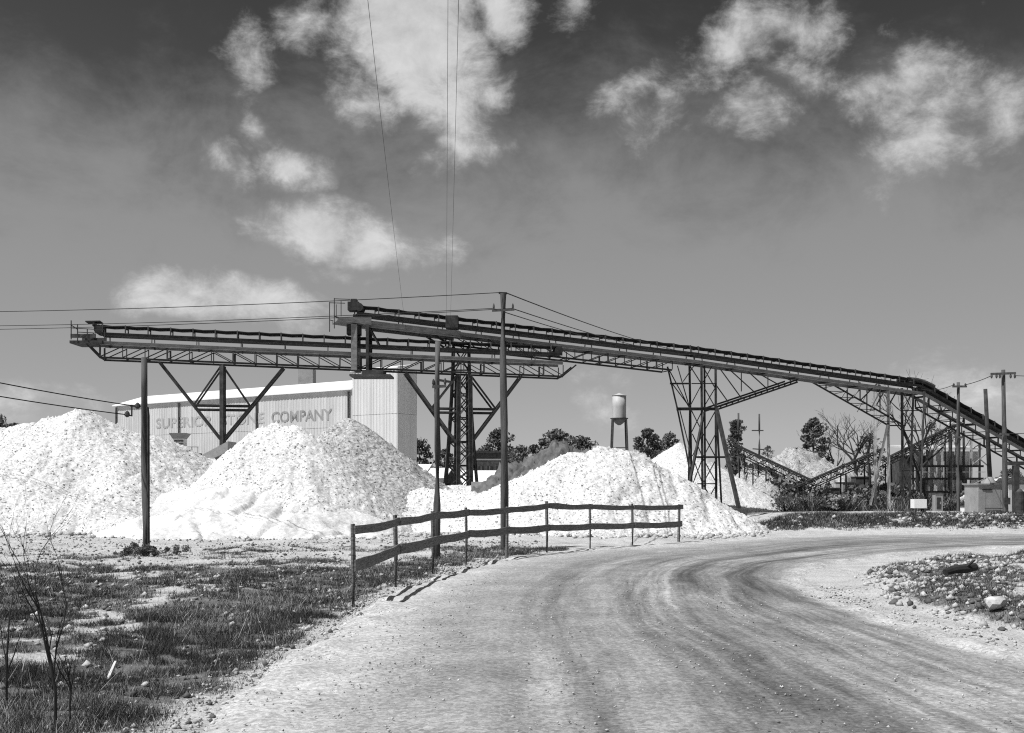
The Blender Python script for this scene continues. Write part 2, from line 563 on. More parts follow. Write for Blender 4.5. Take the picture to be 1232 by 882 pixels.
# road sheet, its edges diving under the loose stone of the verge
def road_mat():
    m = bpy.data.materials.new('packed_gravel_road')
    m.use_nodes = True
    nt, L = m.node_tree.nodes, m.node_tree.links
    b = nt['Principled BSDF']
    b.inputs['Roughness'].default_value = .9
    b.inputs['Specular IOR Level'].default_value = .15
    g = N(nt, 'ShaderNodeNewGeometry')
    uv = N(nt, 'ShaderNodeUVMap', uv_map='map')
    def nz(vec, scale, detail, st=(1, 1, 1), rough=.6):
        mp = N(nt, 'ShaderNodeMapping')
        mp.inputs['Scale'].default_value = st
        L.new(vec, mp.inputs[0])
        n = N(nt, 'ShaderNodeTexNoise')
        n.inputs['Scale'].default_value = scale
        n.inputs['Detail'].default_value = detail
        n.inputs['Roughness'].default_value = rough
        L.new(mp.outputs[0], n.inputs['Vector'])
        return n.outputs[0]
    def rng_(sock, a, b_, c, d, sm=False):
        r = N(nt, 'ShaderNodeMapRange')
        if sm: r.interpolation_type = 'SMOOTHSTEP'
        for i, q in enumerate((a, b_, c, d)): r.inputs[i + 1].default_value = q
        L.new(sock, r.inputs[0])
        return r.outputs[0]
    def mth(op, a, b_):
        n = N(nt, 'ShaderNodeMath', operation=op)
        for i, q in enumerate((a, b_)):
            if isinstance(q, (int, float)): n.inputs[i].default_value = q
            else: L.new(q, n.inputs[i])
        return n.outputs[0]
    sx = N(nt, 'ShaderNodeSeparateXYZ')
    L.new(uv.outputs[0], sx.inputs[0])
    U = sx.outputs[0]
    wob = mth('ADD', U, mth('MULTIPLY', mth('SUBTRACT', nz(g.outputs['Position'], .7, 5), .5), .13))
    wn_ = N(nt, 'ShaderNodeTexNoise')
    wn_.inputs['Scale'].default_value = .22
    wn_.inputs['Detail'].default_value = 4
    L.new(g.outputs['Position'], wn_.inputs['Vector'])
    wa = N(nt, 'ShaderNodeVectorMath', operation='MULTIPLY_ADD')
    L.new(wn_.outputs['Color'], wa.inputs[0])
    wa.inputs[1].default_value = (.09, 0, 0)
    L.new(uv.outputs[0], wa.inputs[2])
    streak = nz(wa.outputs[0], 1, 6, (11, .08, 1))
    streak2 = nz(wa.outputs[0], 1, 5, (46, .3, 1))
    blotch = nz(g.outputs['Position'], .9, 7)
    speck = nz(g.outputs['Position'], 34, 4, (1, 1, 1), .7)
    core = rng_(streak, .36, .64, .11, .36)
    core = mth('MULTIPLY', core, rng_(streak2, .34, .66, .66, 1.32))
    core = mth('MULTIPLY', core, rng_(blotch, .3, .7, .75, 1.25))
    dust = mth('MULTIPLY', rng_(blotch, .3, .7, .27, .42), 1.0)
    ramp = N(nt, 'ShaderNodeValToRGB')           # worn lanes against the dusty margins
    e = ramp.color_ramp.elements
    e[0].position, e[0].color = .0, (1, 1, 1, 1)
    e[1].position, e[1].color = 1.0, (1, 1, 1, 1)
    for pos, val in ((.15, 1), (.27, .72), (.37, .25), (.45, .5), (.53, .1), (.86, 0), (.95, .5)):
        q = e.new(pos)
        q.color = (val, val, val, 1)
    L.new(wob, ramp.inputs[0])
    mx = N(nt, 'ShaderNodeMix', data_type='FLOAT')
    L.new(ramp.outputs[0], mx.inputs[0]); L.new(core, mx.inputs[2]); L.new(dust, mx.inputs[3])
    sand = mth('MULTIPLY', rng_(nz(g.outputs['Position'], 1.1, 7), .3, .7, .44, .66), .93)
    marg = N(nt, 'ShaderNodeValToRGB')
    e = marg.color_ramp.elements
    e[0].position, e[0].color = .0, (1, 1, 1, 1)
    e[1].position, e[1].color = 1.0, (1, 1, 1, 1)
    for pos, val in ((.07, 1), (.17, .0), (.92, 0), (.975, .9)):
        q = e.new(pos)
        q.color = (val, val, val, 1)
    L.new(wob, marg.inputs[0])
    mx2 = N(nt, 'ShaderNodeMix', data_type='FLOAT')
    L.new(marg.outputs[0], mx2.inputs[0]); L.new(mx.outputs[0], mx2.inputs[2]); L.new(sand, mx2.inputs[3])
    vor = N(nt, 'ShaderNodeTexVoronoi')
    vor.inputs['Scale'].default_value = 26
    L.new(g.outputs['Position'], vor.inputs['Vector'])
    vs = N(nt, 'ShaderNodeSeparateColor')
    L.new(vor.outputs['Color'], vs.inputs[0])
    peb = rng_(vs.outputs[0], 0, 1, .74, 1.22)
    fin = mth('MULTIPLY', mth('MULTIPLY', mx2.outputs[0], peb), rng_(speck, .3, .7, .62, 1.25))
    L.new(fin, b.inputs['Base Color'])
    bp = N(nt, 'ShaderNodeBump')
    bp.inputs['Strength'].default_value = .35
    bp.inputs['Distance'].default_value = .02
    L.new(speck, bp.inputs['Height'])
    L.new(bp.outputs[0], b.inputs['Normal'])
    return m
nu = 110
us = np.linspace(-.06, 1.06, nu)
Lr, Rr = catmull(left_px, 24), catmull(right_px, 24)
mid = (Lr + Rr) / 2
vlen = np.concatenate([[0], np.cumsum(np.hypot(*np.diff(mid, axis=0).T))])
rv = Lr[:, None, :] * (1 - us[None, :, None]) + Rr[:, None, :] * us[None, :, None]
UU, VV = np.broadcast_to(us[None], rv.shape[:2]), np.broadcast_to(vlen[:, None], rv.shape[:2])
edge = np.minimum(UU + .06, 1.06 - UU)
enoise = (fbm(rv[..., 0] * 2.2, rv[..., 1] * 2.2, 4, 97) - .5) * .16 * (1 - sstep(.06, .16, edge))
ruts = enoise + .012 * np.sin(UU * 31) + .02 * (fbm(UU * 22, VV * .25, 3, 91) - .5)
rz = np.where(edge < .08, -.09 + .105 * sstep(0, .08, edge), .015) + ruts + .02 * (fbm(rv[..., 0] * 1.2, rv[..., 1] * 1.2, 3, 95) - .5)
ri = np.arange(rv.shape[0] * nu).reshape(-1, nu)
rq = np.stack([ri[:-1, :-1], ri[:-1, 1:], ri[1:, 1:], ri[1:, :-1]], -1).reshape(-1, 4)
M['road'] = road_mat()
rme = np_mesh('road', np.concatenate([rv, rz[..., None]], -1).reshape(-1, 3), rq, [M['road']], True, uv=np.stack([UU, VV], -1).reshape(-1, 2))
tag(link('road', rme), kind='structure')

# ------------------------------------------------------------------ stone piles
def pile(label, ridges, box, mname, step=.065, slope=.66, rough=.10, group='stone piles', lumps=.42, seed=0, name='stone_pile', soft=.5):
    """ridges: polylines of (x, y, h); the height falls off from the nearest ridge point at the angle of repose"""
    x0, x1, y0, y1 = box
    xs, ys = np.arange(x0, x1, step), np.arange(y0, y1, step)
    X, Y = np.meshgrid(xs, ys)
    jx = X + (vnoise(X / step * 1.7, Y / step * 1.7, seed + 1) - .5) * step * .8
    jy = Y + (vnoise(X / step * 1.7 + 9, Y / step * 1.7, seed + 2) - .5) * step * .8
    wx = jx + (fbm(jx * .35, jy * .35, 3, seed + 3) - .5) * 1.2 * lumps
    wy = jy + (fbm(jx * .35 + 7, jy * .35, 3, seed + 4) - .5) * 1.2 * lumps
    H = np.full(X.shape, -9.0)
    for r in ridges:
        sl = slope
        if isinstance(r[0], (int, float)): sl, r = r[0], r[1]
        if len(r) == 1: r = [r[0], (r[0][0] + .01, r[0][1], r[0][2])]
        for (ax, ay, ah), (bx, by, bh) in zip(r[:-1], r[1:]):
            dx, dy = bx - ax, by - ay
            t = np.clip(((wx - ax) * dx + (wy - ay) * dy) / (dx * dx + dy * dy), 0, 1)
            dist = np.hypot(wx - ax - t * dx, wy - ay - t * dy)
            h = ah + (bh - ah) * t - sl * (np.sqrt(dist * dist + soft * soft) - soft)
            k = .25                                       # soft union
            H = np.where(np.abs(H - h) < k, np.maximum(H, h) + (k - np.abs(H - h)) ** 2 / (4 * k), np.maximum(H, h))
    H = H + (fbm(X * .9, Y * .9, 4, seed + 5) - .5) * .5 * lumps + (fbm(X * .33, Y * .33, 3, seed + 11) - .5) * 1.5 * lumps - np.maximum(0, .06 - np.abs(fbm(X * .45, Y * .3, 3, seed + 12) - .5)) * 5.0 * lumps
    rr = np.random.default_rng(seed + 6)
    H = H + (rr.random(X.shape) - .5) * rough + (vnoise(X / .19, Y / .19, seed + 8) - .5) * rough * .7 + (rr.random(X.shape) > .98) * rough * .8
    idx = np.arange(X.size).reshape(X.shape)
    q = np.stack([idx[:-1, :-1], idx[:-1, 1:], idx[1:, 1:], idx[1:, :-1]], -1).reshape(-1, 4)
    keep = H.ravel()[q].max(1) > -.35
    q = q[keep]
    used = np.unique(q)
    remap = np.zeros(X.size, np.int64)
    remap[used] = np.arange(len(used))
    cx, cy = (x0 + x1) / 2, (y0 + y1) / 2
    v = np.stack([jx.ravel() - cx, jy.ravel() - cy, H.ravel()], -1)[used]
    o = link(name, np_mesh(name, v, remap[q], [M[mname]]), (cx, cy, 0))
    return tag(o, label, 'stone pile' if name == 'stone_pile' else 'earth mound', group if name == 'stone_pile' else None)

pile('big long white stone pile at the left edge, behind the short pole',
     [[(-34, 46, 3.2), (-26, 45, 3.55), (-21, 44, 3.95), (-18.6, 43.4, 4.25), (-17.2, 43, 4.62)], [(-17.2, 43, 4.62), (-15, 43.6, 3.75), (-12.3, 45, 2.85)],
      [(-19.5, 40, 2.2), (-23, 40.5, 2.4)], [(-14.4, 39.2, 2.2)], [(-12.2, 40.5, 1.5)], [(-17.6, 38.6, 1.5)]],
     (-38, -8, 33.5, 52), 'gravel', seed=100)
pile('flat topped bright white stone pile in front of the peaked grey one',
     [[(-9.7, 41.2, 3.85), (-8.9, 41, 4.0), (-8.15, 40.6, 3.95)], [(-8.0, 40.3, 3.55), (-7.1, 37.9, 1.8)], [.7, [(-10.0, 39.6, 2.7), (-11.2, 39.2, 1.9)]], [(-12, 42.5, 1.9), (-10.5, 41.5, 2.9)],
      [.5, [(-12.5, 42, 1.9), (-15, 41.5, 1.7)]]],
     (-19, -1.5, 32, 50), 'gravel', seed=200, soft=.15, slope=.88, lumps=.3)
pile('smooth low apron of bright stone dust between the two nearest stone piles',
     [[.4, [(-11.8, 39.0, 1.2), (-9.6, 38.2, 1.75), (-8.2, 37.7, 1.4)]]], (-18, -3, 31.5, 46), 'fines', seed=250, rough=.055, lumps=.7, soft=1.2)
pile('peaked grey stone pile whose right slope runs down below the second pier',
     [[(-6.95, 45.6, 4.5)], [(-6.6, 45.4, 4.1), (-5.9, 43.8, 2.9)]], (-15, 2.5, 37, 55), 'gravel_grey', seed=300, slope=.72, lumps=.25, soft=.25)
pile('broad white stone pile behind the far end of the board fence',
     [[(1.2, 40.4, 2.35), (2.2, 40, 2.8), (3.1, 40, 2.95), (4.6, 40, 2.72)], [(1.0, 40.6, 1.95), (-1.2, 41.5, 1.5), (-3.4, 42.5, 1.6)], [(4.4, 38.4, 1.7), (5.6, 37.8, 1.2)],
      [(6.6, 39, 1.2), (7.4, 39.6, .7)]],
     (-9, 11, 33.2, 48), 'gravel', seed=400)
pile('distant sharp white cone of stone behind the lattice tower',
     [[(14.25, 92, 5.33)], [.62, [(16.2, 90.5, 3.5), (18.2, 90, 2.5)]]], (3, 27, 81, 104), 'gravel', seed=500, step=.13, lumps=.3, soft=.15)
pile('low stone mound under the left conveyor pier', [[(-20.5, 64, 2.9), (-18, 64, 3.05), (-14.5, 66, 2.6)]], (-29, -7, 56, 73), 'gravel', seed=600, step=.12)
pile('low stone mound round the feet of the second pier', [[(-6.5, 68, 1.3), (-3.6, 67.4, 1.75), (-1.6, 67.2, 1.75), (1.5, 68, .7)]], (-13, 7, 61, 75), 'gravel', seed=700, step=.12)
pile('rough white stone heap beyond the low plant conveyors', [[(24.8, 105, 4.6), (27.5, 105, 5.0), (30.5, 106, 4.9)]], (12, 44, 92, 118), 'gravel_grey', seed=800, step=.2, rough=.3, lumps=1.3, slope=.85)
pile('pale stone heap behind the grey shed at the right edge', [[(42, 93, 2.4), (47, 94, 2.6), (54, 95, 2.2)]], (33, 60, 85, 104), 'gravel', seed=900, step=.22, rough=.2)
pile('dark earth mound on the left flank of the broad white pile', [[(.55, 52, 2.6), (2.2, 52, 3.45), (4, 53, 3.2)]], (-4, 9, 46, 60), 'earth', seed=950, step=.1, slope=.8, rough=.28, lumps=1.0, name='earth_mound')

# ------------------------------------------------------------------ conveyors
def conveyor(t, A, B, trusses, dn=Vector((0, 1, 0)), drop=2.05, half=.75, idler=1.4, steep=False):
    """one straight span; A and B lie on the carrying belt's axis. trusses: list of (s0, s1, lean) in metres along it"""
    A, B = Vector(A), Vector(B)
    u = (B - A).normalized()
    L = (B - A).length
    n = Vector((-u.y, u.x, 0)).normalized()       # to the far side
    up = Vector((0, 0, 1))
    at = lambda s, off, dz: A + u * s + n * off + up * dz
    bw = .46
    bm = MB()
    k = max(2, int(L / .7))
    prof = [(-bw, .09), (-bw * .55, .01), (bw * .55, .01), (bw, .09)]
    vs = []
    for i in range(k + 1):
        s = L * i / k
        sag = -.05 * abs(math.sin(math.pi * s / idler))
        vs += [at(s, o, z + sag) for o, z in prof] + [at(s, o, z + sag - .055) for o, z in prof]
    fs = []
    for i in range(k):
        a, b = i * 8, i * 8 + 8
        for j in range(3):
            fs += [(a + j, a + j + 1, b + j + 1, b + j), (a + 4 + j, b + 4 + j, b + 5 + j, a + 5 + j)]
        fs += [(a, b, b + 4, a + 4), (a + 3, a + 7, b + 7, b + 3)]
    bm.add(vs, fs)
    t.part('belt', bm, M['rubber'])
    rb = MB()
    for i in range(int(L / idler)):
        s0, s1 = i * idler, (i + 1) * idler
        rb.beam(at(s0, 0, -.56), at(s1, 0, -.56), .9, .05)
    t.part('return_belt', rb, M['rubber'])
    for o in (-.58, .58):
        t.beam('stringer', at(0, o, -.51), at(L, o, -.5), .1, .18, M['steel'], 'channel')
    for o in (-half, half):
        t.beam('side_channel', at(0, o, -1.12), at(L, o, -1.12), .12, .24, M['channel'], 'channel')
    # idlers: roller, bracket on each side
    key = 'idler' + str(steep)
    ib = MB()
    for o in (-.54, .54):
        ib.beam(n * o - up * .4, n * o + up * .1, .07, .05)
    ib.beam(n * -.5 + up * .0, n * -.22 - up * .08, .09, .09)
    ib.beam(n * -.2 - up * .08, n * .2 - up * .08, .09, .09)
    ib.beam(n * .22 - up * .08, n * .5 + up * .0, .09, .09)
    ime = ib.mesh('idler', M['steel_mid'])
    for i in range(int(L / idler) + 1):
        t.put('idler', ime, at(min(i * idler + .1, L), 0, -.0))
    i = 0
    s = .35
    while s < L - .1:
        for o in (-half + .12, half - .12):
            t.beam('post', at(s, o, -.98), at(s, o * .85, -.62), .06, .06, M['steel'], 'angle')
        t.beam('cross_beam', at(s, -half + .06, -1.2), at(s, half - .06, -1.2), .1, .14, M['steel'], 'ibeam')
        s += idler * 2
    for s0, s1, lean in trusses:
        for o in (-half, half):
            t.beam('bottom_chord', at(s0, o, -drop), at(s1, o, -drop), .11, .12, M['steel'], 'angle')
            npan = max(1, round((s1 - s0) / 1.36))
            w = (s1 - s0) / npan
            for i in range(npan + 1):
                s = s0 + i * w
                t.beam('vertical', at(s, o, -drop + .07), at(s, o, -1.27), .065 if i % 3 else .12, .07, M['steel'], 'angle')
                if i < npan:
                    a, b = (s, s + w) if lean(s + w / 2) > 0 else (s + w, s)
                    t.beam('diagonal', at(a, o + .012, -drop + .06), at(b, o + .012, -1.28), .06, .06, M['steel_mid'] if i % 2 else M['steel'], 'angle')
        s = s0
        while s <= s1 + .01:
            t.beam('bottom_strut', at(s, -half + .07, -drop), at(s, half - .07, -drop), .07, .07, M['steel'], 'angle')
            s += (s1 - s0) / max(1, round((s1 - s0) / 2.72))
    return at, L, u, n

# stacking conveyor: a level belt carried on two piers
a_bot, b_bot = P(118, 430, 69.0), P(675, 453, 74.3)
c1A = Vector((a_bot.x, a_bot.y + .75, a_bot.z + 2.05))
c1B = Vector((b_bot.x, b_bot.y + .75, b_bot.z + 2.05))
C1 = Thing('stacking_conveyor', 'long level stacking conveyor with truss underside carried on two V braced piers', 'conveyor', (c1A.x + 8, c1A.y, 0), 'overhead stone conveyors')
def s_of_px(A, B, px):
    k = (px - 616) / F
    return (k * A.y - A.x) / ((B.x - A.x) - k * (B.y - A.y)) * (B - A).length
sL = lambda px: s_of_px(c1A, c1B, px)
lean1 = lambda s: 1 if (s < sL(268) or sL(435) < s < sL(557)) else -1
C1at, C1L, C1u, C1n = conveyor(C1, c1A, c1B, [(0, s_of_px(c1A, c1B, 675) - .02, lean1)])
# head end platform on the left
hb = MB()
hb.box((C1at(-1.75, 0, 0).x, c1A.y - 1.0, c1A.z - 1.18), (C1at(.35, 0, 0).x, c1A.y + 1.0, c1A.z - 1.0))
C1.part('platform', hb, M['steel'])
hb = MB()
hb.box((C1at(-1.7, 0, 0).x, c1A.y - .98, c1A.z - .82), (C1at(-.1, 0, 0).x, c1A.y - .86, c1A.z - .58))
hb.box((C1at(-1.7, 0, 0).x, c1A.y + .86, c1A.z - .82), (C1at(-.1, 0, 0).x, c1A.y + .98, c1A.z - .58))
C1.part('platform_beam', hb, M['steel_mid'])
for s in (-1.72, -.75, .3):
    for o in (-.92, .92):
        C1.beam('rail_post', C1at(s, o, -1.0), C1at(s, o, .2 if s < -1 else -.3), .05, .05, M['steel'])
for o in (-.92, .92):
    C1.beam('hand_rail', C1at(-1.72, o, -.28), C1at(.3, o, -.3), .045, .045, M['steel'])
C1.beam('hand_rail', C1at(-1.72, -.9, -.1), C1at(-1.72, .9, -.1), .045, .045, M['steel'])
pm = MB(); pm.tube([C1at(-.15, -.5, -.22), C1at(-.15, .5, -.22)], .3, 16)
C1.part('head_pulley', pm, M['steel'])
hb = MB()
for q, (s0, z0, s1, z1) in enumerate(((-.95, .24, -.05, .3), (-.5, -.02, -.45, .2))):
    hb.beam(C1at(s0, 0, z0), C1at(s1, 0, z1), 1.1, .07)
C1.part('pulley_hood', hb, M['steel'])
for o in (-.75, .75):
    C1.beam('end_brace', C1at(-.85, o, -1.2), C1at(0.02, o, -2.1), .1, .1, M['steel'], 'angle')
    C1.beam('tail_brace', C1at(C1L - .05, o, -2.05), C1at(C1L + .95, o, -1.2), .1, .1, M['steel'], 'angle')
tb = MB(); tb.tube([C1at(C1L - .2, -.5, -.22), C1at(C1L - .2, .5, -.22)], .28, 14)
C1.part('tail_pulley', tb, M['steel'])

# inclined feed conveyor crossing behind it
H0 = P(427, 369, 72.4); H1 = P(835, 419, 81.4); H2 = P(1103, 458, 88.0); H3 = H2 + (P(1232, 540, 92.5) - H2) * 1.95
H3.z = max(H3.z, .9)
C2 = Thing('feed_conveyor', 'long inclined feed conveyor sloping down right from a high head end over the stacking conveyor', 'conveyor', (13.7, 81.4, 0), 'overhead stone conveyors')
r1 = (H1 - H0).length
s_a, s_b = s_of_px(H0, H1, 540), s_of_px(H0, H1, 803)
C2at, _, C2u, C2n = conveyor(C2, H0, H1, [(s_a, s_b, lambda s: 1 if s > (s_a + s_b) / 2 else -1)], drop=1.95)
C2bt, L2, _, _ = conveyor(C2, H1, H2, [])
C2ct, L3, _, _ = conveyor(C2, H2, H3, [(.6, (H3 - H2).length - 4, lambda s: 1)], drop=1.95, steep=True)
# head end of the feed conveyor
hb = MB(); hb.box((H0.x - .42, H0.y - .5, H0.z - .3), (H0.x + .32, H0.y + .5, H0.z + .26)); hb.box((H0.x - .25, H0.y - .3, H0.z + .26), (H0.x + .15, H0.y + .3, H0.z + .48)); hb.tube([(H0.x + .36, H0.y - .55, H0.z - .1), (H0.x + .36, H0.y + .55, H0.z - .1)], .27, 12)
C2.part('head_hood', hb, M['steel'])
hb = MB()
hb.add([C2at(-1.35, o, z) for z in (-1.02, -1.2) for o in (-1, 1)] + [C2at(.9, o, z) for z in (-.75, -1.28) for o in (-1, 1)],
       [(0, 1, 3, 2), (4, 6, 7, 5), (0, 4, 5, 1), (2, 3, 7, 6), (0, 2, 6, 4), (1, 5, 7, 3)])
C2.part('head_platform', hb, M['channel'])
for o in (-.82, .82):
    C2.beam('rail_post', C2at(-1.55, o, -1.75), C2at(-1.55, o, .25), .05, .05, M['steel'])
    C2.beam('hand_rail', C2at(-1.55, o, .2), C2at(-.5, o, .3), .045, .045, M['steel'])
    C2.beam('hand_rail', C2at(-1.55, o, -.95), C2at(-1.2, o, -1.0), .045, .045, M['steel'])
    C2.beam('rail_post', C2at(-1.1, o, -.9), C2at(-1.1, o, .15), .045, .045, M['steel'])
    C2.beam('deep_girder', C2at(.9, o * .93, -1.17), C2at(s_a + .6, o * .93, -1.17), .1, .46, M['channel'], 'channel')
    C2.beam('knee_brace', C2at(s_a - 1.4, o * .88, -1.35), C2at(s_a - .1, o * .88, -1.95), .12, .12, M['steel'], 'angle')
# transfer chute dropping onto the level belt
z1 = P(425, 446, 72.0).z
ch = MB()
for a, b, o in ((-.3, .25, 0),):
    x0, x1 = H0.x - .12, H0.x + .26
    ch.box((x0, H0.y - .95, z1), (x1, H0.y - .62, H0.z - 1.3))
    ch.box((x0, H0.y + .62, z1), (x1, H0.y + .95, H0.z - 1.3))
C2.part('chute_leg', ch, M['channel'])
ch = MB(); ch.box((H0.x - .5, H0.y - .4, H0.z - 1.9), (H0.x + .4, H0.y + .4, H0.z - 1.25)); C2.part('chute', ch, M['steel'])
for o in (-.8, .8):
    C2.beam('chute_leg', Vector((H0.x + .95, H0.y + o, H0.z - 1.3)), Vector((H0.x + .95, H0.y + o, z1)), .2, .2, M['steel'], 'ibeam')
    C2.beam('chute_brace', Vector((H0.x + 1.0, H0.y + o, H0.z - 1.45)), Vector((H0.x + 1.7, H0.y + o, H0.z - 2.7)), .1, .1, M['steel'], 'angle')
ch = MB(); ch.box((H0.x - .2, H0.y - 1.15, z1 - .42), (H0.x + 2.5, H0.y + 1.15, z1 - .3)); ch.box((H0.x + .6, H0.y - .9, z1 - .3), (H0.x + 2.0, H0.y + .9, z1))
C2.part('lower_platform', ch, M['steel_mid'])
ch = MB(); ch.box((C2at(s_a - .2, 0, 0).x, C2at(s_a, 0, 0).y - .75, C2at(s_a, 0, 0).z - .75), (C2at(s_a + .7, 0, 0).x, C2at(s_a, 0, 0).y + .75, C2at(s_a, 0, 0).z + .08))
C2.part('drive_housing', ch, M['steel'])
# curved knuckle where the belt bends down
kn = MB()
for o in (-.62, .62):
    kn.tube([H2 + C2n * o + Vector((dx, 0, dz)) for dx, dz in ((-1.2, .10), (-.4, .02), (.3, -.2), (1.0, -.55))], .16, 6)
C2.part('bend_frame', kn, M['steel'])

# ---- piers of the stacking conveyor
def pier(label, px, cols, foot_y, gap_lat=None):
    s0 = sL(px)
    b = C1at(s0, 0, 0)
    t = Thing('conveyor_pier', label, 'pier', (b.x, b.y, 0), 'piers under the level conveyor')
    zf = P(px, foot_y, 70).z
    zt = P(px, 489, 70).z
    ztop = C1at(s0, 0, -2.16).z
    for o in (-.62, .62):
        def q(ds, z, off=0): 
            p = C1at(s0 + ds, o + off, 0); p.z = z; return p
        for dx, w in cols:
            t.beam('column', q(dx * 1.15, -.3), q(dx, ztop), w * .85, .28, M['steel_mid'], 'ibeam')
        for sg in (-1, 1):
            xo = max(abs(c[0]) for c in cols)
            t.beam('v_strut', q(sg * (xo + .12), zf), q(sg * 3.95, C1at(s0 + sg * 3.95, 0, -2.16).z), .13, .16, M['steel_mid'], 'channel')
            fr = (zt - zf) / (ztop - zf)
            tx = sg * (xo + .12 + (3.95 - xo - .12) * fr)
            t.beam('tie', q(sg * (xo + .14), zt + .11), q(tx, zt + .11), .08, .09, M['steel'], 'angle')
            t.beam('tie', q(sg * (xo + .14), zt - .16), q(tx * .97, zt - .16), .08, .09, M['steel'], 'angle')
            t.beam('inner_brace', q(sg * (xo + .05), ztop - .1), q(tx, zt + .1, .015), .1, .12, M['steel'], 'angle')
    for z in (zf, zt, ztop - .3):
        for dx, w in cols:
            t.beam('cross_tie', C1at(s0 + dx, -.7, 0).xy.to_3d() + Vector((0, 0, z)), C1at(s0 + dx, .7, 0).xy.to_3d() + Vector((0, 0, z)), .1, .12, M['steel'], 'angle')
    return t, s0, zf
t1, s1_, zf1 = pier('left V braced steel pier under the level conveyor, standing before the lettered wall', 268, [(0, .3)], 528)
fb = MB()
p0, p1 = P(236, 556, 64.5), P(274, 538, 64.5)
fb.add([p0 + Vector((0, 0, -.25)), p1 + Vector((0, 0, -.25)), p1 + Vector((.1, 1.6, -.25)), p0 + Vector((.1, 1.6, -.25)),
        p0 + Vector((0, 0, .25)), p1 + Vector((0, 0, .35)), p1 + Vector((.1, 1.6, .35)), p0 + Vector((.1, 1.6, .25))],
       [(3, 2, 1, 0), (4, 5, 6, 7), (0, 1, 5, 4), (1, 2, 6, 5), (2, 3, 7, 6), (3, 0, 4, 7)])
t1.part('concrete_footing', fb, M['concrete'])
t2, s2_, zf2 = pier('second V braced steel pier with paired lattice columns, behind the two middle poles', 557, [(-.36, .22), (.42, .3)], 530)
for o in (-.75, .75):        # lattice between the paired columns
    for i in range(9):
        za, zb = 9.0 - i * .85, 9.0 - (i + 1) * .85
        a = C1at(s2_ + (-.34 if i % 2 else .4), o, 0); a.z = za
        b = C1at(s2_ + (.4 if i % 2 else -.34), o, 0); b.z = zb
        t2.beam('lacing', a, b, .06, .06, M['steel_mid'], 'angle')
fb = MB(); q = P(577, 586, 66.5); fb.box((q.x - .5, q.y - .5, q.z - 1.2), (q.x + .45, q.y + .6, q.z + .32))
t2.part('concrete_footing', fb, M['concrete'])

# ---- lattice tower under the feed conveyor behind the second pier
b = C2at(s_a + .9, 0, 0)
T3 = Thing('lattice_tower', 'narrow steel lattice tower carrying the feed conveyor just behind the second pier', 'tower', (b.x, b.y, 0), 'steel towers under the feed conveyor')
def tower_pts(i, j, k, n, top, spread):
    f = k / n
    hw = .5 + (spread - .5) * f ** 1.5
    return Vector((b.x + i * hw, b.y + j * (.7 + .5 * f), top * (1 - f) - .2 * f))
top = b.z - 1.95
nlev = 7
for i in (-1, 1):
    for j in (-1, 1):
        for k in range(nlev):
            T3.beam('leg', tower_pts(i, j, k, nlev, top, 1.25), tower_pts(i, j, k + 1, nlev, top, 1.25), .17, .17, M['steel'], 'angle')
for k in range(nlev):
    for j in (-1, 1):
        T3.beam('cross_brace', tower_pts(-1, j, k, nlev, top, 1.25), tower_pts(1, j, k + 1, nlev, top, 1.25), .075, .075, M['steel'], 'angle')
        T3.beam('cross_brace', tower_pts(1, j, k, nlev, top, 1.25) + Vector((0, .05, 0)), tower_pts(-1, j, k + 1, nlev, top, 1.25) + Vector((0, .05, 0)), .075, .075, M['steel_mid'], 'angle')
        T3.beam('girt', tower_pts(-1, j, k + 1, nlev, top, 1.25), tower_pts(1, j, k + 1, nlev, top, 1.25), .09, .09, M['steel'], 'angle')
    for i in (-1, 1):
        T3.beam('cross_brace', tower_pts(i, -1, k, nlev, top, 1.25), tower_pts(i, 1, k + 1, nlev, top, 1.25), .075, .075, M['steel'], 'angle')

# ---- big lattice tower
T4 = Thing('lattice_tower', 'large lattice tower with a splayed leg on a concrete block and long raking strut', 'tower', (14.4, 81.4, -.3), 'steel towers under the feed conveyor')
dN, dF = 80.5, 82.1
NF = Vector((-.36, .93, 0))
def ln(T, name, x0, y0, x1, y1, w, m='steel', both=True, dn=dN, df=dF, prof='angle'):
    if both != 'far':
        T.beam(name, P(x0, y0, dn), P(x1, y1, dn), w, w, M[m], prof)
    if both == 'far':
        T.beam(name, P(x0, y0, df), P(x1, y1, df), w, w, M[m], prof)
    elif both:     # the same member in the far bent
        q0, q1 = P(x0, y0, dn), P(x1, y1, dn)
        T.beam(name, q0 + NF * (df - dn), q1 + NF * (df - dn), w, w, M[m], prof)
for x0, y0, x1, y1, w, bt in ((861, 442, 861.8, 618, .16, False), (844, 440, 845.5, 618, .16, False), (829.5, 438, 832.5, 612, .15, 'far'), (847.5, 440, 848.5, 612, .13, 'far')):
    ln(T4, 'post', x0, y0, x1, y1, w, both=bt)
for a_, b_ in (((803, 441), (815, 492)), ((815, 492), (826, 545)), ((826, 545), (838, 612))):
    ln(T4, 'raking_post', *a_, *b_, .11, both=False)
for x0, x1, y, w in ((814, 862, 492, .22), (834, 873, 550, .14), (839, 862, 582, .08), (806, 830, 461.5, .12), (832, 862, 461.5, .07)):
    ln(T4, 'girt', x0, y, x1, y, w, both=False)
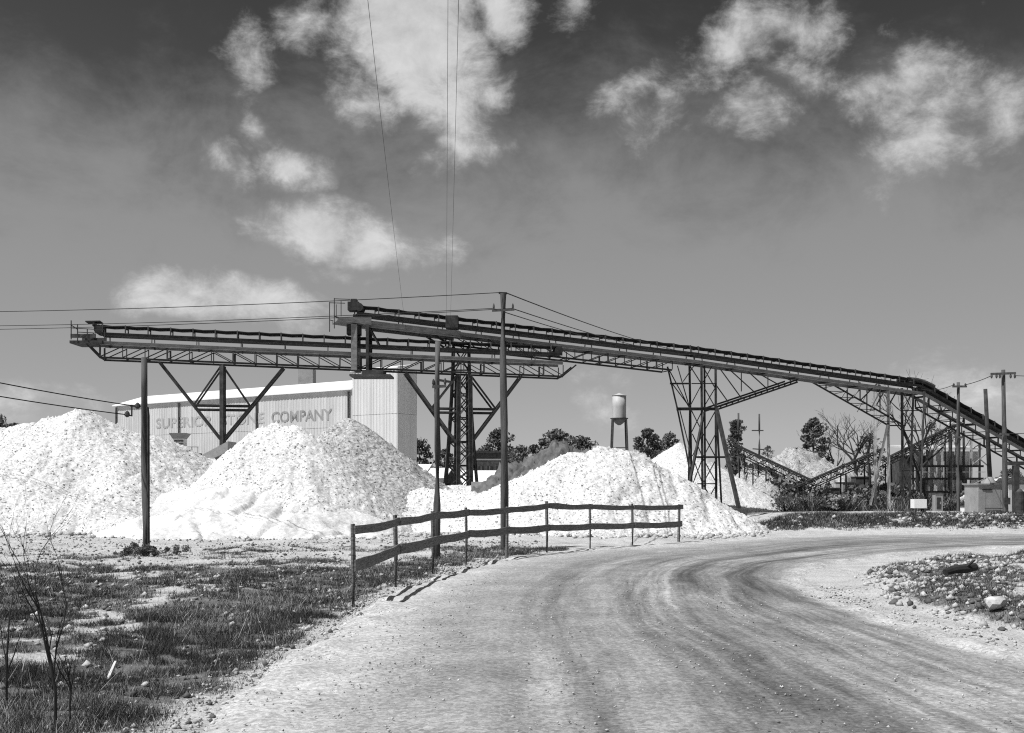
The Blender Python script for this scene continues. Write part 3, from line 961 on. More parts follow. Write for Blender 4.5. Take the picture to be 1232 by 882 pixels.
for i, q in enumerate(((804, 443, 829, 490), (822, 459, 835, 440), (815, 440, 830, 492), (809, 462, 830, 490), (829, 491, 844, 463), (844, 463, 857, 440), (845, 440, 861, 468), (847, 466, 861, 491),
          (846, 491, 861, 466), (830, 440, 844, 462), (832, 494, 845, 520), (845, 494, 832, 520), (846, 522, 861, 550), (861, 522, 846, 550), (833, 522, 845, 549), (845, 522, 833, 549),
          (834, 552, 845, 581), (845, 552, 834, 581), (846, 552, 862, 581), (862, 552, 846, 581), (846, 583, 862, 611), (862, 583, 846, 611),
          (818, 494, 832, 548), (861, 494, 847, 519))):
    ln(T4, 'cross_brace', *q, .07, both='far' if i % 3 == 2 else False)
# splayed legs
foot = P(889, 612, 77.2)
T4.beam('splayed_leg', P(862, 492, dN), foot, .22, .28, M['steel'], 'box')
T4.beam('splayed_leg', P(847, 496, dN), P(825, 604, 78.0), .15, .2, M['steel'], 'box')
T4.beam('splayed_leg', P(862, 492, dF), P(868, 606, 84.5), .13, .15, M['steel'], 'box')
T4.beam('splayed_leg', P(830, 492, dF), P(828, 608, 84.5), .13, .15, M['steel'], 'box')
fb = MB(); fb.box((foot.x - .62, foot.y - .5, foot.z - .75), (foot.x + .5, foot.y + .7, foot.z + .02))
M['concrete_dark'] = mat('dark_concrete', .06, .14, 4, bump=.3)  # a darker concrete tone for this footing block only
T4.part('concrete_footing', fb, M['concrete_dark'])
# raking strut to the right, hangers
ln(T4, 'raking_strut', 862, 489.5, 960, 456.5, .13)
ln(T4, 'raking_strut', 862, 493, 960, 459.5, .13)
for i in range(14):
    f = (i + .5) / 14
    x = 862 + 98 * f
    y = 493 - 33.5 * f
    ln(T4, 'lacing', x, y, x + 4, y - 4.8, .06, both=False)
for q in ((865, 442, 892, 479), (862, 464, 877, 485), (877, 444, 909, 473), (900, 447, 923, 468), (912, 449, 937, 463), (941, 453, 952, 458), (892, 447, 892, 471), (924, 452, 924, 466)):
    ln(T4, 'hanger', *q, .075, both=False)

# ---- tower at the bend
T5 = Thing('lattice_tower', 'bend tower with pale slanting legs where the feed conveyor turns down', 'tower', (32.5, 88, 0), 'steel towers under the feed conveyor')
kd = dict(dn=87.2, df=88.8)
kn_ = dict(dn=87.2, df=88.8, both=False)
kf_ = dict(dn=87.2, df=88.8, both='far')
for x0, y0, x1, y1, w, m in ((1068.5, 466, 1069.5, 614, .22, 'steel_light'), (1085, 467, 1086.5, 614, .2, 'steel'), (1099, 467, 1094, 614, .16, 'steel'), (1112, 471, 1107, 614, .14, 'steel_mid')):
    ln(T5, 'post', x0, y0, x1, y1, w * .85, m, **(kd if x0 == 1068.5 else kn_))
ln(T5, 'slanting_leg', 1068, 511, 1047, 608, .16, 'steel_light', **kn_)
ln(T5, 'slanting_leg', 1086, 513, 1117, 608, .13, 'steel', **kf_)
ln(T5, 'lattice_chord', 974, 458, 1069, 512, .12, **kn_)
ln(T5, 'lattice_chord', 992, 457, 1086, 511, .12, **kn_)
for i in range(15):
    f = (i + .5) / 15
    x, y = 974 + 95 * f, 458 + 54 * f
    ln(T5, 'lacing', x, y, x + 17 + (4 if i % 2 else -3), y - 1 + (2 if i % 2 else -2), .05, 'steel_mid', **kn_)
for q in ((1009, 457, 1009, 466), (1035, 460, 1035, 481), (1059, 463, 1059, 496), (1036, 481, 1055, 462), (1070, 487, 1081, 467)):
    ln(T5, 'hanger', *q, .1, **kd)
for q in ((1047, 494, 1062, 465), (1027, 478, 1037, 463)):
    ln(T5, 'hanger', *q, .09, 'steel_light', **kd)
for k in range(6):
    y0, y1 = 470 + k * 24, 494 + k * 24
    ln(T5, 'cross_brace', 1085, y0, 1098 - k * .6, y1, .06, **kn_)
    ln(T5, 'cross_brace', 1099 - k * .6, y0, 1085.5, y1, .06, **kn_)
    ln(T5, 'cross_brace', 1098 - k * .6, y0 + 2, 1109 - k * .6, y1, .055, 'steel_mid', **kf_)
    ln(T5, 'girt', 1085, y1, 1109, y1, .07, **kn_)
ln(T5, 'girt', 1068, 512, 1090, 512, .1, **kn_)

# ------------------------------------------------------------------ warehouse with the painted name, and the tall white bin house
FL, FR = Vector((-49.06, 134, 0)), Vector((-16.31, 111, 0))
du = (FR - FL).normalized()
dnb = Vector((-du.y, du.x, 0))          # away from the camera
EZ = 11.65
WH = Thing('warehouse', 'long grey corrugated warehouse with a white roof and faded painted company name', 'warehouse', (FL + FR) / 2, None)
def sheet(w, h, ribs):
    m_ = MB()
    m_.box((0.006, 0, 0), (w - .006, .05, h))
    for i in range(ribs):
        x = w * (i + .5) / ribs
        m_.add([(x - .11, .0, .01), (x - .045, -.035, .01), (x + .045, -.035, .01), (x + .11, .0, .01), (x - .11, .0, h - .01), (x - .045, -.035, h - .01), (x + .045, -.035, h - .01), (x + .11, .0, h - .01)],
               [(0, 1, 5, 4), (1, 2, 6, 5), (2, 3, 7, 6), (4, 5, 6, 7)])
    return m_
Lf = (FR - FL).length
npn = 44
ang = math.atan2(du.y, du.x)
NC = 3
sm = sheet(Lf / npn, EZ / NC - .02, 2).mesh('wall_panel', M['sheet_old'])
for i in range(npn):
    for c in range(NC):     # three lapped courses of sheets
        WH.put('wall_panel', sm, FL + du * (Lf / npn * i) + dnb * ((.012 if i % 3 == 1 else 0) + .012 * (NC - 1 - c)) + Vector((0, 0, EZ / NC * c)), rotz=ang)
DEP, RISE = 4.4, 1.25
gm = MB()
for e0 in (FL, FR):
    a, b_, c_ = e0 + dnb * .08, e0 + dnb * DEP * 2, e0 + dnb * DEP
    gm.add([a, b_, b_ + Vector((0, 0, EZ)), c_ + Vector((0, 0, EZ + RISE)), a + Vector((0, 0, EZ)), a + du * .1, b_ + du * .1, b_ + du * .1 + Vector((0, 0, EZ)), c_ + du * .1 + Vector((0, 0, EZ + RISE)), a + du * .1 + Vector((0, 0, EZ))],
           [(0, 1, 2, 3, 4), (9, 8, 7, 6, 5)])
gm.beam(FL + dnb * DEP * 2 + Vector((0, 0, EZ / 2)), FR + dnb * DEP * 2 + Vector((0, 0, EZ / 2)), .1, EZ)
WH.part('end_wall', gm, M['sheet_old'])
rm_ = MB()
for sg in (0, 1):
    e = [FL - du * .4 - dnb * .35, FR + du * .1 - dnb * .35] if sg == 0 else [FL - du * .4 + dnb * (DEP * 2 + .35), FR + du * .1 + dnb * (DEP * 2 + .35)]
    r_ = [FL - du * .4 + dnb * DEP, FR + du * .1 + dnb * DEP]
    zz, zr = EZ - .1, EZ + RISE + .1
    vs = [e[0] + Vector((0, 0, zz)), e[1] + Vector((0, 0, zz)), r_[1] + Vector((0, 0, zr)), r_[0] + Vector((0, 0, zr))]
    rm_.add(vs + [p + Vector((0, 0, .12)) for p in vs], [(3, 2, 1, 0), (4, 5, 6, 7), (0, 1, 5, 4), (1, 2, 6, 5), (2, 3, 7, 6), (3, 0, 4, 7)])
WH.part('roof', rm_, M['roof'])
for px in (141, 216.5, 310, 420.5):
    k = (px - 616) / F
    s = (k * FL.y - FL.x) / (du.x - k * du.y)
    q = FL + du * s - dnb * .16
    WH.beam('downpipe', q + Vector((0, 0, .2)), q + Vector((0, 0, EZ - .25)), .22, .16, M['steel_mid'], 'round')
cb = MB(); q = P(370, 466, 126); cb.box((q.x - .9, q.y - 1, q.z - 2), (q.x + .8, q.y + 1, q.z + 2.1))
WH.part('roof_vent_house', cb, M['grey_box'])
# painted name: flat lettering on the sheets
def lettering(txt, px0, px1, zmid, h, T, m):
    cu = bpy.data.curves.new('lettering', 'FONT')
    cu.body = txt
    cu.size = 1
    cu.extrude = .002
    cu.offset = .018
    o = bpy.data.objects.new('lettering', cu)
    COL.objects.link(o)
    bpy.context.view_layer.update()
    me = bpy.data.meshes.new_from_object(o.evaluated_get(bpy.context.evaluated_depsgraph_get()))
    bpy.data.objects.remove(o)
    co = np.empty(len(me.vertices) * 3, np.float32)
    me.vertices.foreach_get('co', co)
    co = co.reshape(-1, 3)
    ss = []
    for px in (px0, px1):
        k = (px - 616) / F
        ss.append((k * FL.y - FL.x) / (du.x - k * du.y))
    x = (co[:, 0] - co[:, 0].min()) / np.ptp(co[:, 0]) * (ss[1] - ss[0]) + ss[0]
    zc = (co[:, 1] - co[:, 1].min()) / np.ptp(co[:, 1]) * h + zmid - h / 2
    off = -.041 - co[:, 2]
    v = np.stack([FL.x + du.x * x + dnb.x * off, FL.y + du.y * x + dnb.y * off, zc], -1) - np.array(T.base)
    me.vertices.foreach_set('co', v.astype(np.float32).ravel())
    me.materials.clear()
    me.materials.append(m)
    me.update()
    me.name = 'lettering'
    o = link('lettering', me, parent=T.o)
    o['label'] = 'faded painted company name across the corrugated wall'
M['paint_faint'] = mat('nearly_gone_sign_paint', .30, .5, 1.3, (1, 1, .3))
lettering('SUPERIOR', 188, 256, 9.15, 1.2, WH, M['paint_faint'])
lettering('STONE', 266, 318, 9.15, 1.2, WH, M['paint_faint'])
lettering('COMPANY', 327, 400, 9.15, 1.2, WH, M['paint'])

BC = Vector((-10.6, 100, 0))
BH = Thing('bin_house', 'tall white ribbed sheet metal tower house at the right end of the warehouse', 'building', BC)
BHz = 12.6
nb = 7
sw = 5.7 / nb
bm_ = sheet(sw, BHz / 3 - .02, 2).mesh('wall_panel', M['sheet_new'])
bm2 = sheet(2.7 / 3, BHz / 3 - .02, 2).mesh('side_panel', M['sheet_new'])
for c in range(3):
    lap = Vector((0, 0, BHz / 3 * c))
    for i in range(nb):
        BH.put('wall_panel', bm_, BC - du * (5.7 - sw * i) + dnb * ((.01 if i % 2 else 0) + .012 * (2 - c)) + lap, rotz=ang)
    for i in range(3):
        BH.put('side_panel', bm2, BC + dnb * (.09 + .9 * i) - du * (.012 * (2 - c)) + lap, rotz=ang + math.pi / 2)
cb = MB()
a = BC - du * 5.7
for p, q in ((a + dnb * 2.7, BC + dnb * 2.7), (a + dnb * .06, a + dnb * 2.7)):
    cb.beam(p + Vector((0, 0, BHz / 2)), q + Vector((0, 0, BHz / 2)), .08, BHz)
BH.part('back_wall', cb, M['sheet_new'])
cb = MB(); vs = [a - du * .15 - dnb * .15, BC + du * .15 - dnb * .15, BC + du * .15 + dnb * 2.85, a - du * .15 + dnb * 2.85]
cb.add([p + Vector((0, 0, BHz + (0 if i < 2 else .5))) for i, p in enumerate(vs)] + [p + Vector((0, 0, BHz + .12 + (0 if i < 2 else .5))) for i, p in enumerate(vs)],
       [(3, 2, 1, 0), (4, 5, 6, 7), (0, 1, 5, 4), (1, 2, 6, 5), (2, 3, 7, 6), (3, 0, 4, 7)])
BH.part('roof', cb, M['roof'])

# loading hopper in front of the warehouse wall
q = P(217, 546, 98)
HP = Thing('loading_hopper', 'small ribbed hopper house with flared top and a railed step, before the warehouse wall', 'hopper', (q.x, q.y, 0))
hm = MB(); hm.box((q.x - .55, q.y - .5, 0), (q.x + .45, q.y + .5, q.z + 1.35)); HP.part('body', hm, M['white_box'])
hm = MB()
zt_ = q.z + 1.35
hm.add([(q.x - .55, q.y - .5, zt_), (q.x + .45, q.y - .5, zt_), (q.x + .45, q.y + .5, zt_), (q.x - .55, q.y + .5, zt_), (q.x - .8, q.y - .8, zt_ + .5), (q.x + .75, q.y - .8, zt_ + .5), (q.x + .75, q.y + .8, zt_ + .5), (q.x - .8, q.y + .8, zt_ + .5)],
       [(4, 5, 6, 7), (0, 1, 5, 4), (1, 2, 6, 5), (2, 3, 7, 6), (3, 0, 4, 7)])
HP.part('flared_top', hm, M['grey_box'])
for i in range(5):
    HP.beam('slat', (q.x - .4, q.y - .54, q.z + .1 + i * .26), (q.x + .42, q.y - .54, q.z + .1 + i * .26), .06, .12, M['steel_mid'])
hm = MB(); hm.box((q.x + .5, q.y - .6, q.z - .15), (q.x + 1.8, q.y + .6, q.z + .05)); HP.part('step', hm, M['steel'])
for dx in (.6, 1.2, 1.75):
    HP.beam('rail_post', (q.x + dx, q.y - .55, q.z + .05), (q.x + dx, q.y - .55, q.z + .6), .05, .05, M['steel_mid'])
    HP.beam('step_leg', (q.x + dx, q.y, 0), (q.x + dx, q.y, q.z - .15), .1, .1, M['steel'])
HP.beam('hand_rail', (q.x + .55, q.y - .55, q.z + .6), (q.x + 1.8, q.y - .55, q.z + .6), .05, .05, M['steel_mid'])

# ------------------------------------------------------------------ water tower
q = P(745, 504, 290)
WT = Thing('water_tower', 'distant pale water tower with conical bottom on thin legs above the trees', 'water tower', (q.x, q.y, 0))
tm = MB(); R_ = 1.85
tm.tube([q + Vector((0, 0, z)) for z in (.0, .25, 3.2, 6.2)], [R_, R_, R_ * 1.005, R_], 24); WT.part('tank', tm, M['tank'], True)
tm = MB(); tm.tube([q + Vector((0, 0, 6.22)), q + Vector((0, 0, 6.6)), q + Vector((0, 0, 6.95))], [R_ * 1.08, R_ * .5, .08], 24); WT.part('roof', tm, M['tank'])
tm = MB(); tm.tube([q + Vector((0, 0, -1.7)), q + Vector((0, 0, -1.1)), q + Vector((0, 0, -.02))], [.35, R_ * .65, R_ * .97], 24); WT.part('cone_bottom', tm, M['grey_box'], True)
tm = MB(); tm.tube([q + Vector((0, 0, .02)), q + Vector((0, 0, .2))], [R_ * 1.3, R_ * 1.3], 24); WT.part('balcony', tm, M['steel_mid'])
for sx in (-1, 1):
    for sy in (-1, 1):
        WT.beam('leg', Vector((q.x + sx * 2.5, q.y + sy * 2.5, -.2)), Vector((q.x + sx * 1.75, q.y + sy * 1.75, q.z)), .42, .42, M['steel_mid'], 'round')
for z in (6, 12):
    f = 1.75 + .75 * (1 - z / q.z)
    for (ax, ay), (bx, by) in (((-1, -1), (1, -1)), ((1, -1), (1, 1)), ((1, 1), (-1, 1)), ((-1, 1), (-1, -1))):
        WT.beam('girt', Vector((q.x + ax * f, q.y + ay * f, z)), Vector((q.x + bx * f, q.y + by * f, z)), .12, .12, M['steel_mid'])

# ------------------------------------------------------------------ board fence on the bend
fpx = [(425, 728, 633, 15.0), (476, 705, 624, 17.8), (521, 687, 617, 20.7), (561, 678, 614, 22.9), (609, 671, 611, 24.6), (658, 665, 606, 26.3), (710, 657.5, 607.5, 28.9), (761, 655.5, 608.5, 30.6), (816, 653.5, 608, 32.2)]
low_px = [675, 657, 647, 639.5, 635.5, 632.5, 631, 630, 628.5]
FE = Thing('board_fence', 'weathered two board fence on thin posts along the outside of the road bend', 'fence', P(609, 671, 24.6))
tops, bases = [], []
for i, (px, yb, yt, d) in enumerate(fpx):
    bse, tp = P(px, yb, d), P(px + (1.2 if i in (4, 8) else -.6), yt, d)
    bases.append(bse); tops.append(tp)
    pm = MB(); w = .037 + .005 * (i % 3)
    pm.tube([bse - Vector((0, 0, .35)), bse + (tp - bse) * .5 + Vector((.008, 0, 0)), tp + Vector((0, 0, .03 + .03 * (i % 2)))], [w, w * .95, w * .9], 6)
    FE.part('post', pm, M['fence'])
for i in range(len(fpx) - 1):
    for lvl in (0, 1):
        a = tops[i].copy() if lvl == 0 else P(fpx[i][0], low_px[i], fpx[i][3])
        b = tops[i + 1].copy() if lvl == 0 else P(fpx[i + 1][0], low_px[i + 1], fpx[i + 1][3])
        dr = (b - a).normalized()
        nn = Vector((dr.y, -dr.x, 0)).normalized()     # road side
        if i == 0: a = a - dr * .16
        if i == len(fpx) - 2: b = b + dr * .08
        hgt = (.132 if lvl == 0 else .16) * (1 + .04 * ((i * 7 + lvl) % 3 - 1))
        off = .065 + (.016 if i % 2 else 0)
        k = 7
        vs, fs = [], []
        for j in range(k):
            f = j / (k - 1)
            p = a + (b - a) * f + nn * (off + .006 * math.sin(f * 5 + i)) + Vector((0, 0, -.045 - .025 * math.sin(math.pi * f) + random.uniform(-.006, .006)))
            hh = hgt / 2 + random.uniform(-.006, .006)
            vs += [p - nn * .013 - Vector((0, 0, hh)), p + nn * .013 - Vector((0, 0, hh)), p + nn * .013 + Vector((0, 0, hh)), p - nn * .013 + Vector((0, 0, hh))]
        for j in range(k - 1):
            for q in range(4):
                fs.append((j * 4 + q, j * 4 + (q + 1) % 4, j * 4 + 4 + (q + 1) % 4, j * 4 + 4 + q))
        fs += [(3, 2, 1, 0), (k * 4 - 4, k * 4 - 3, k * 4 - 2, k * 4 - 1)]
        FE.part('board', MB().add(vs, fs), M['fence'])

# ------------------------------------------------------------------ poles
def pole(label, px, yb, yt, d, r0, r1, lean=0.0, name='utility_pole', top_m=None):
    b, tp = P(px, yb, d), P(px + lean, yt, d)
    t = Thing(name, label, 'pole', b, 'wooden poles')
    m_ = MB()
    pts = [b - Vector((0, 0, .5))] + [b + (tp - b) * f + Vector((.012 * math.sin(f * 9 + px), .012 * math.cos(f * 7 + px), 0)) for f in (0, .25, .5, .75, 1)]
    m_.tube(pts, [r0 * 1.02, r0, r0 * .94 + r1 * .06, (r0 + r1) / 2, r1 * 1.05, r1], 12)
    t.part('shaft', m_, M['pole'], True)
    return t, b, tp
def insulator(t, p, r=.05, dz=1, m='steel_mid', on=None):
    q = MB()
    q.tube([p, p + Vector((0, 0, .05 * dz)), p + Vector((0, 0, .11 * dz)), p + Vector((0, 0, .15 * dz))], [r * .4, r, r * .8, r * .3], 8)
    o = t.part('insulator', q, M[m])
    if on is not None:      # sub-part of the arm it sits on
        o.parent = on
        o.matrix_parent_inverse = on.matrix_basis.inverted()
    return o
PL, pb, pt = pole('short leaning wooden pole on the grass in front of the big left stone pile', 175.5, 669, 430, 25.8, .092, .07, -2.5)
bx = P(173.5, 489, 25.8)
arm = PL.beam('bracket', bx, P(157, 488.5, 25.8), .035, .035, M['steel'])
PL.beam('bracket', P(158.5, 487, 25.8), P(158.5, 501, 25.8), .03, .03, M['steel'])
PL.beam('bracket', P(158.5, 500, 25.8), P(151, 500, 25.8), .03, .03, M['steel'])
insulator(PL, P(165.5, 492, 25.8), .07, on=arm); insulator(PL, P(153, 502, 25.8), .07, on=arm)
m_ = MB(); m_.tube([P(177.6, 490, 25.72), P(178.6, 500, 25.72), P(178.8, 664, 25.72)], .03, 6); PL.part('conduit', m_, M['steel'])
PM, pmb, pmt = pole('slender wooden pole behind the fence, left of the tallest pole', 525.5, 673, 411, 24.4, .085, .062, 1)
arm = PM.beam('crossarm', P(520, 465.5, 24.36), P(537, 464.5, 24.36), .05, .06, M['pole'])
insulator(PM, P(521.5, 464, 24.36), .035, on=arm); insulator(PM, P(535.5, 463, 24.36), .035, on=arm)
PM.beam('bracket', P(526, 457, 24.36), P(545, 460, 24.36), .04, .05, M['steel'])
PT, ptb, ptt = pole('tallest wooden pole behind the fence, crossing both conveyors in the picture', 607.5, 664, 353, 28.4, .11, .085, -2.5)
arm = PT.beam('crossarm', P(592, 374, 28.3), P(619, 372.5, 28.3), .04, .05, M['pole'])
for px in (594, 617): insulator(PT, P(px, 372, 28.3), .028, on=arm)
PT.beam('top_pin', P(600, 352.5, 28.4), P(610, 353, 28.4), .05, .05, M['steel'])
P4, p4b, p4t = pole('utility pole with short crossarm between the bend tower and the grey shed', 1153, 623, 460, 67, .15, .1, 0)
arm = P4.beam('crossarm', P(1146, 465, 66.85), P(1163, 465, 66.85), .1, .12, M['pole'])
for px in (1147.5, 1161.5): insulator(P4, P(px, 464, 66.85), .07, on=arm)
P4.beam('crossarm', P(1147, 526, 66.85), P(1158, 526, 66.85), .1, .1, M['pole'])
P6, p6b, p6t = pole('tall utility pole with wide crossarm in front of the grey shed, nearest the right edge', 1210, 625, 445, 64.5, .17, .11, -3)
arm = P6.beam('crossarm', P(1192, 450, 64.3), P(1222, 449, 64.3), .1, .13, M['pole'])
for px in (1193, 1199, 1203, 1216, 1221): insulator(P6, P(px, 450.5, 64.3), .075, -1.6, on=arm)
P6.beam('crossarm', P(1203, 522, 64.3), P(1214, 523, 64.3), .1, .12, M['pole'])
m_ = MB(); m_.box((p6b.x - .2, p6b.y - .35, p6b.z + .9), (p6b.x + .12, p6b.y - .14, p6b.z + 1.3)); P6.part('switch_box', m_, M['steel'])
# thin far poles with a wire bar
for i, (px, yt, lab) in enumerate(((888.5, 497, 'thin pale pole in the tree behind the lattice tower'), (913.5, 498, 'thin pale pole standing clear just right of the far tree'))):
    t, b_, _ = pole(lab, px, 574, yt, 120, .12, .1, 0)
    t.beam('crossarm', P(px - 9, 518, 119.8), P(px + 5, 518, 119.8), .12, .12, M['steel_mid'])
    t.beam('crossarm', P(px - 8, 540, 119.8), P(px + 6, 541, 119.8), .12, .12, M['steel_mid'])

def wire(label, a, b, sag, r=.012, group='overhead wires', cat='wire', n=24):
    a, b = Vector(a), Vector(b)
    m_ = MB()
    m_.tube([a + (b - a) * f - Vector((0, 0, 4 * sag * f * (1 - f))) for f in (i / n for i in range(n + 1))], r, 5)
    o = link('overhead_wire', m_.mesh('overhead_wire', M['wire'], False, a), a)
    tag(o, label, cat, group)
wire('upper wire running from the short left pole bracket out of the left edge', P(165.5, 489, 25.8), (-15.2, 18.5, 5.0), .18, .013)
wire('lower wire running from the short left pole bracket out of the left edge', P(153, 499, 25.8), (-15.2, 18.6, 4.55), .16, .013)
wire('top wire from the tallest pole across the sky to the left edge', P(601, 352, 28.4), (-24, 38, 7.75), .15, .011)
wire('middle wire from the tallest pole crossarm to the left edge above the level conveyor', P(594, 371, 28.3), (-24, 38.2, 7.3), .15, .010)
wire('lowest wire from the tallest pole crossarm to the left edge above the level conveyor', P(617, 371, 28.3), (-24, 38.6, 7.2), .15, .010)
wire('top wire dropping right from the tallest pole to the feed conveyor', P(609, 352.5, 28.4), P(858, 428, 81.8), .35, .016)
wire('wire dropping right from the right arm of the tallest pole to the feed conveyor', P(617, 371.5, 28.3), P(840, 427, 81.4), .3, .014)
wire('wire dropping right from the left arm of the tallest pole to the feed conveyor', P(594, 371.5, 28.3), P(815, 424, 80.8), .3, .014)
wire('single overhead wire rising steeply from the level conveyor to the top edge', P(489, 402, 73.2), (-1.7, 5, 13.4), .5, .006)
wire('left of the paired overhead wires rising steeply to the top edge', P(537, 386, 74.6), (-.25, 5, 13.2), .35, .006)
wire('right of the paired overhead wires rising steeply to the top edge', P(542, 386, 74.8), (-.02, 5, 13.2), .35, .006)
wire('wire between the two crossarmed poles at the right', P(1161.5, 463, 66.8), P(1193, 452, 64.3), .05, .022)
wire('wire going left from the short crossarm pole towards the bend tower', P(1147.5, 463, 66.8), P(1108, 468, 87), .2, .02)
wire('upper wire from the wide crossarm pole out of the right edge', P(1221, 452, 64.3), (38, 62, 8.2), .15, .02)
wire('lower wire from the wide crossarm pole out of the right edge', P(1214, 522, 64.3), (38, 62, 5.3), .1, .02)

# ------------------------------------------------------------------ sheds behind the second pier
def shed(label, px, yb, d, w, dep, wall_h, rise, ang, m_wall='grey_box', gable='steel_mid'):
    c = P(px, yb, d); c.z = 0
    t = Thing('shed', label, 'shed', c, 'small sheds behind the piers')
    R = Matrix.Rotation(ang, 3, 'Z')
    tr = lambda x, y, z: c + R @ Vector((x, y, z))
    m_ = MB()
    m_.add([tr(x, y, z) for z in (-.1, wall_h) for x, y in ((-w, -dep), (w, -dep), (w, dep), (-w, dep))], [(0, 1, 5, 4), (2, 3, 7, 6)])
    t.part('wall', m_, M[m_wall])
    for sx in (-1, 1):
        g = MB(); e = sx * w
        g.add([tr(e, -dep, -.1), tr(e, dep, -.1), tr(e, dep, wall_h), tr(e, 0, wall_h + rise), tr(e, -dep, wall_h)], [(0, 1, 2, 3, 4)])
        t.part('gable', g, M[gable])
    for sy in (-1, 1):
        r = MB(); o = .25
        vs = [tr(-w - o, sy * (dep + o), wall_h - .12), tr(w + o, sy * (dep + o), wall_h - .12), tr(w + o, 0, wall_h + rise), tr(-w - o, 0, wall_h + rise)]
        r.add(vs + [p + Vector((0, 0, .12)) for p in vs], [(3, 2, 1, 0), (4, 5, 6, 7), (0, 1, 5, 4), (1, 2, 6, 5), (2, 3, 7, 6), (3, 0, 4, 7)])
        t.part('roof_slope', r, M['roof'])
    dm = MB(); dm.add([tr(w + .03, -.5, 0), tr(w + .03, .5, 0), tr(w + .03, .5, 1.9), tr(w + .03, -.5, 1.9)], [(0, 1, 2, 3)])
    door = t.part('door', dm, M['dark'])
    hm_ = MB(); hm_.beam(tr(w + .06, .38, .95), tr(w + .06, .38, 1.1), .04, .04)
    t.part('handle', hm_, M['steel_light'], parent=door)
    return t
shed('left white roofed shed with dark gable, beside the tall white bin house', 504, 570, 112, 1.5, 1.7, 2.1, 1.7, -.62)
shed('right white roofed shed with dark gable, half behind the slender pole', 531, 572, 110, 1.2, 1.5, 1.9, 1.5, -.62)
shed('long low white roofed shed seen between the pier and the tallest pole', 600, 572, 128, 5.2, 2.6, 1.6, 1.8, -.1)
q = P(591, 562, 150)
DB = Thing('store_building', 'dark boarded building with a pale stripe, behind the second pier', 'building', (q.x, q.y, 0))
m_ = MB(); m_.box((q.x - 2.2, q.y - 2, -.1), (q.x + 1.9, q.y + 2, 6.2)); DB.part('wall', m_, M['steel_mid'])
m_ = MB(); m_.box((q.x - 2.5, q.y - 2.3, 6.2), (q.x + 2.2, q.y + 2.3, 6.45)); DB.part('roof', m_, M['steel'])
m_ = MB(); m_.box((q.x - 2.2, q.y - 2.05, 5.2), (q.x + 1.9, q.y - 2.005, 5.42)); DB.part('pale_band', m_, M['grey_box'])
for i in range(3):
    m_ = MB(); m_.box((q.x - 1.7 + i * 1.2, q.y - 2.04, 3.2), (q.x - 1.0 + i * 1.2, q.y - 2.003, 4.4)); win = DB.part('window', m_, M['glass'])
    m_ = MB(); m_.box((q.x - 1.38 + i * 1.2, q.y - 2.07, 3.2), (q.x - 1.32 + i * 1.2, q.y - 2.041, 4.4)); m_.box((q.x - 1.75 + i * 1.2, q.y - 2.12, 3.1), (q.x - .95 + i * 1.2, q.y - 2.003, 3.19)); DB.part('sill', m_, M['grey_box'], parent=win)

# ------------------------------------------------------------------ plant at the right
def small_conveyor(label, a, b, w, depth, legs):
    a, b = Vector(a), Vector(b)
    t = Thing('plant_conveyor', label, 'conveyor', (a.x, a.y, 0), 'low plant conveyors')
    u = (b - a).normalized(); n = Vector((-u.y, u.x, 0)).normalized(); up = Vector((0, 0, 1))
    L = (b - a).length
    t.beam('belt', a + up * .1, b + up * .1, w * .75, .08, M['rubber'])
    for o in (-w / 2, w / 2):
        t.beam('top_chord', a + n * o, b + n * o, .1, .1, M['steel'], 'angle')
        t.beam('bottom_chord', a + n * o - up * depth, b + n * o - up * depth, .1, .1, M['steel_mid'], 'angle')
        k = int(L / depth)
        for i in range(k):
            s0, s1 = L * i / k, L * (i + 1) / k
            p, q = (0, 1) if i % 2 else (1, 0)
            t.beam('diagonal', a + u * s0 + n * o - up * depth * p, a + u * s1 + n * o - up * depth * q, .06, .06, M['steel_mid'], 'angle')
            t.beam('vertical', a + u * s0 + n * o, a + u * s0 + n * o - up * depth, .055, .055, M['steel'], 'angle')
    k = int(L / 1.2)
    for i in range(k):
        p = a + u * (L * i / k) + up * .02
        t.beam('idler', p - n * w * .45, p + n * w * .45, .1, .16, M['steel_light'], 'round')
    for f in legs:
        p = a + u * (L * f)
        for o in (-w / 2, w / 2):
            t.beam('leg', p + n * o - up * depth, Vector(((p + n * o).x, (p + n * o).y, -.2)), .13, .13, M['steel'], 'angle')
        if p.z > 2:
            t.beam('leg_brace', p - n * w / 2 - up * depth, Vector(((p + n * w / 2 + u * .8).x, (p + n * w / 2 + u * .8).y, -.1)), .08, .08, M['steel_light'], 'angle')
    return t
small_conveyor('low plant conveyor climbing right towards the processing building', P(936, 596, 94), P(1062, 541, 96), .9, .62, (.12, .38, .62, .85))
small_conveyor('low plant conveyor sloping down right from the far tree, behind the stone cone', P(884, 536, 104), P(978, 580, 98), .9, .7, (.1, .28, .45, .62, .8))
small_conveyor('short plant conveyor running up under the bend tower above the processing building', P(1060, 556, 97), P(1150, 512, 99), .9, .5, (.1, .9))

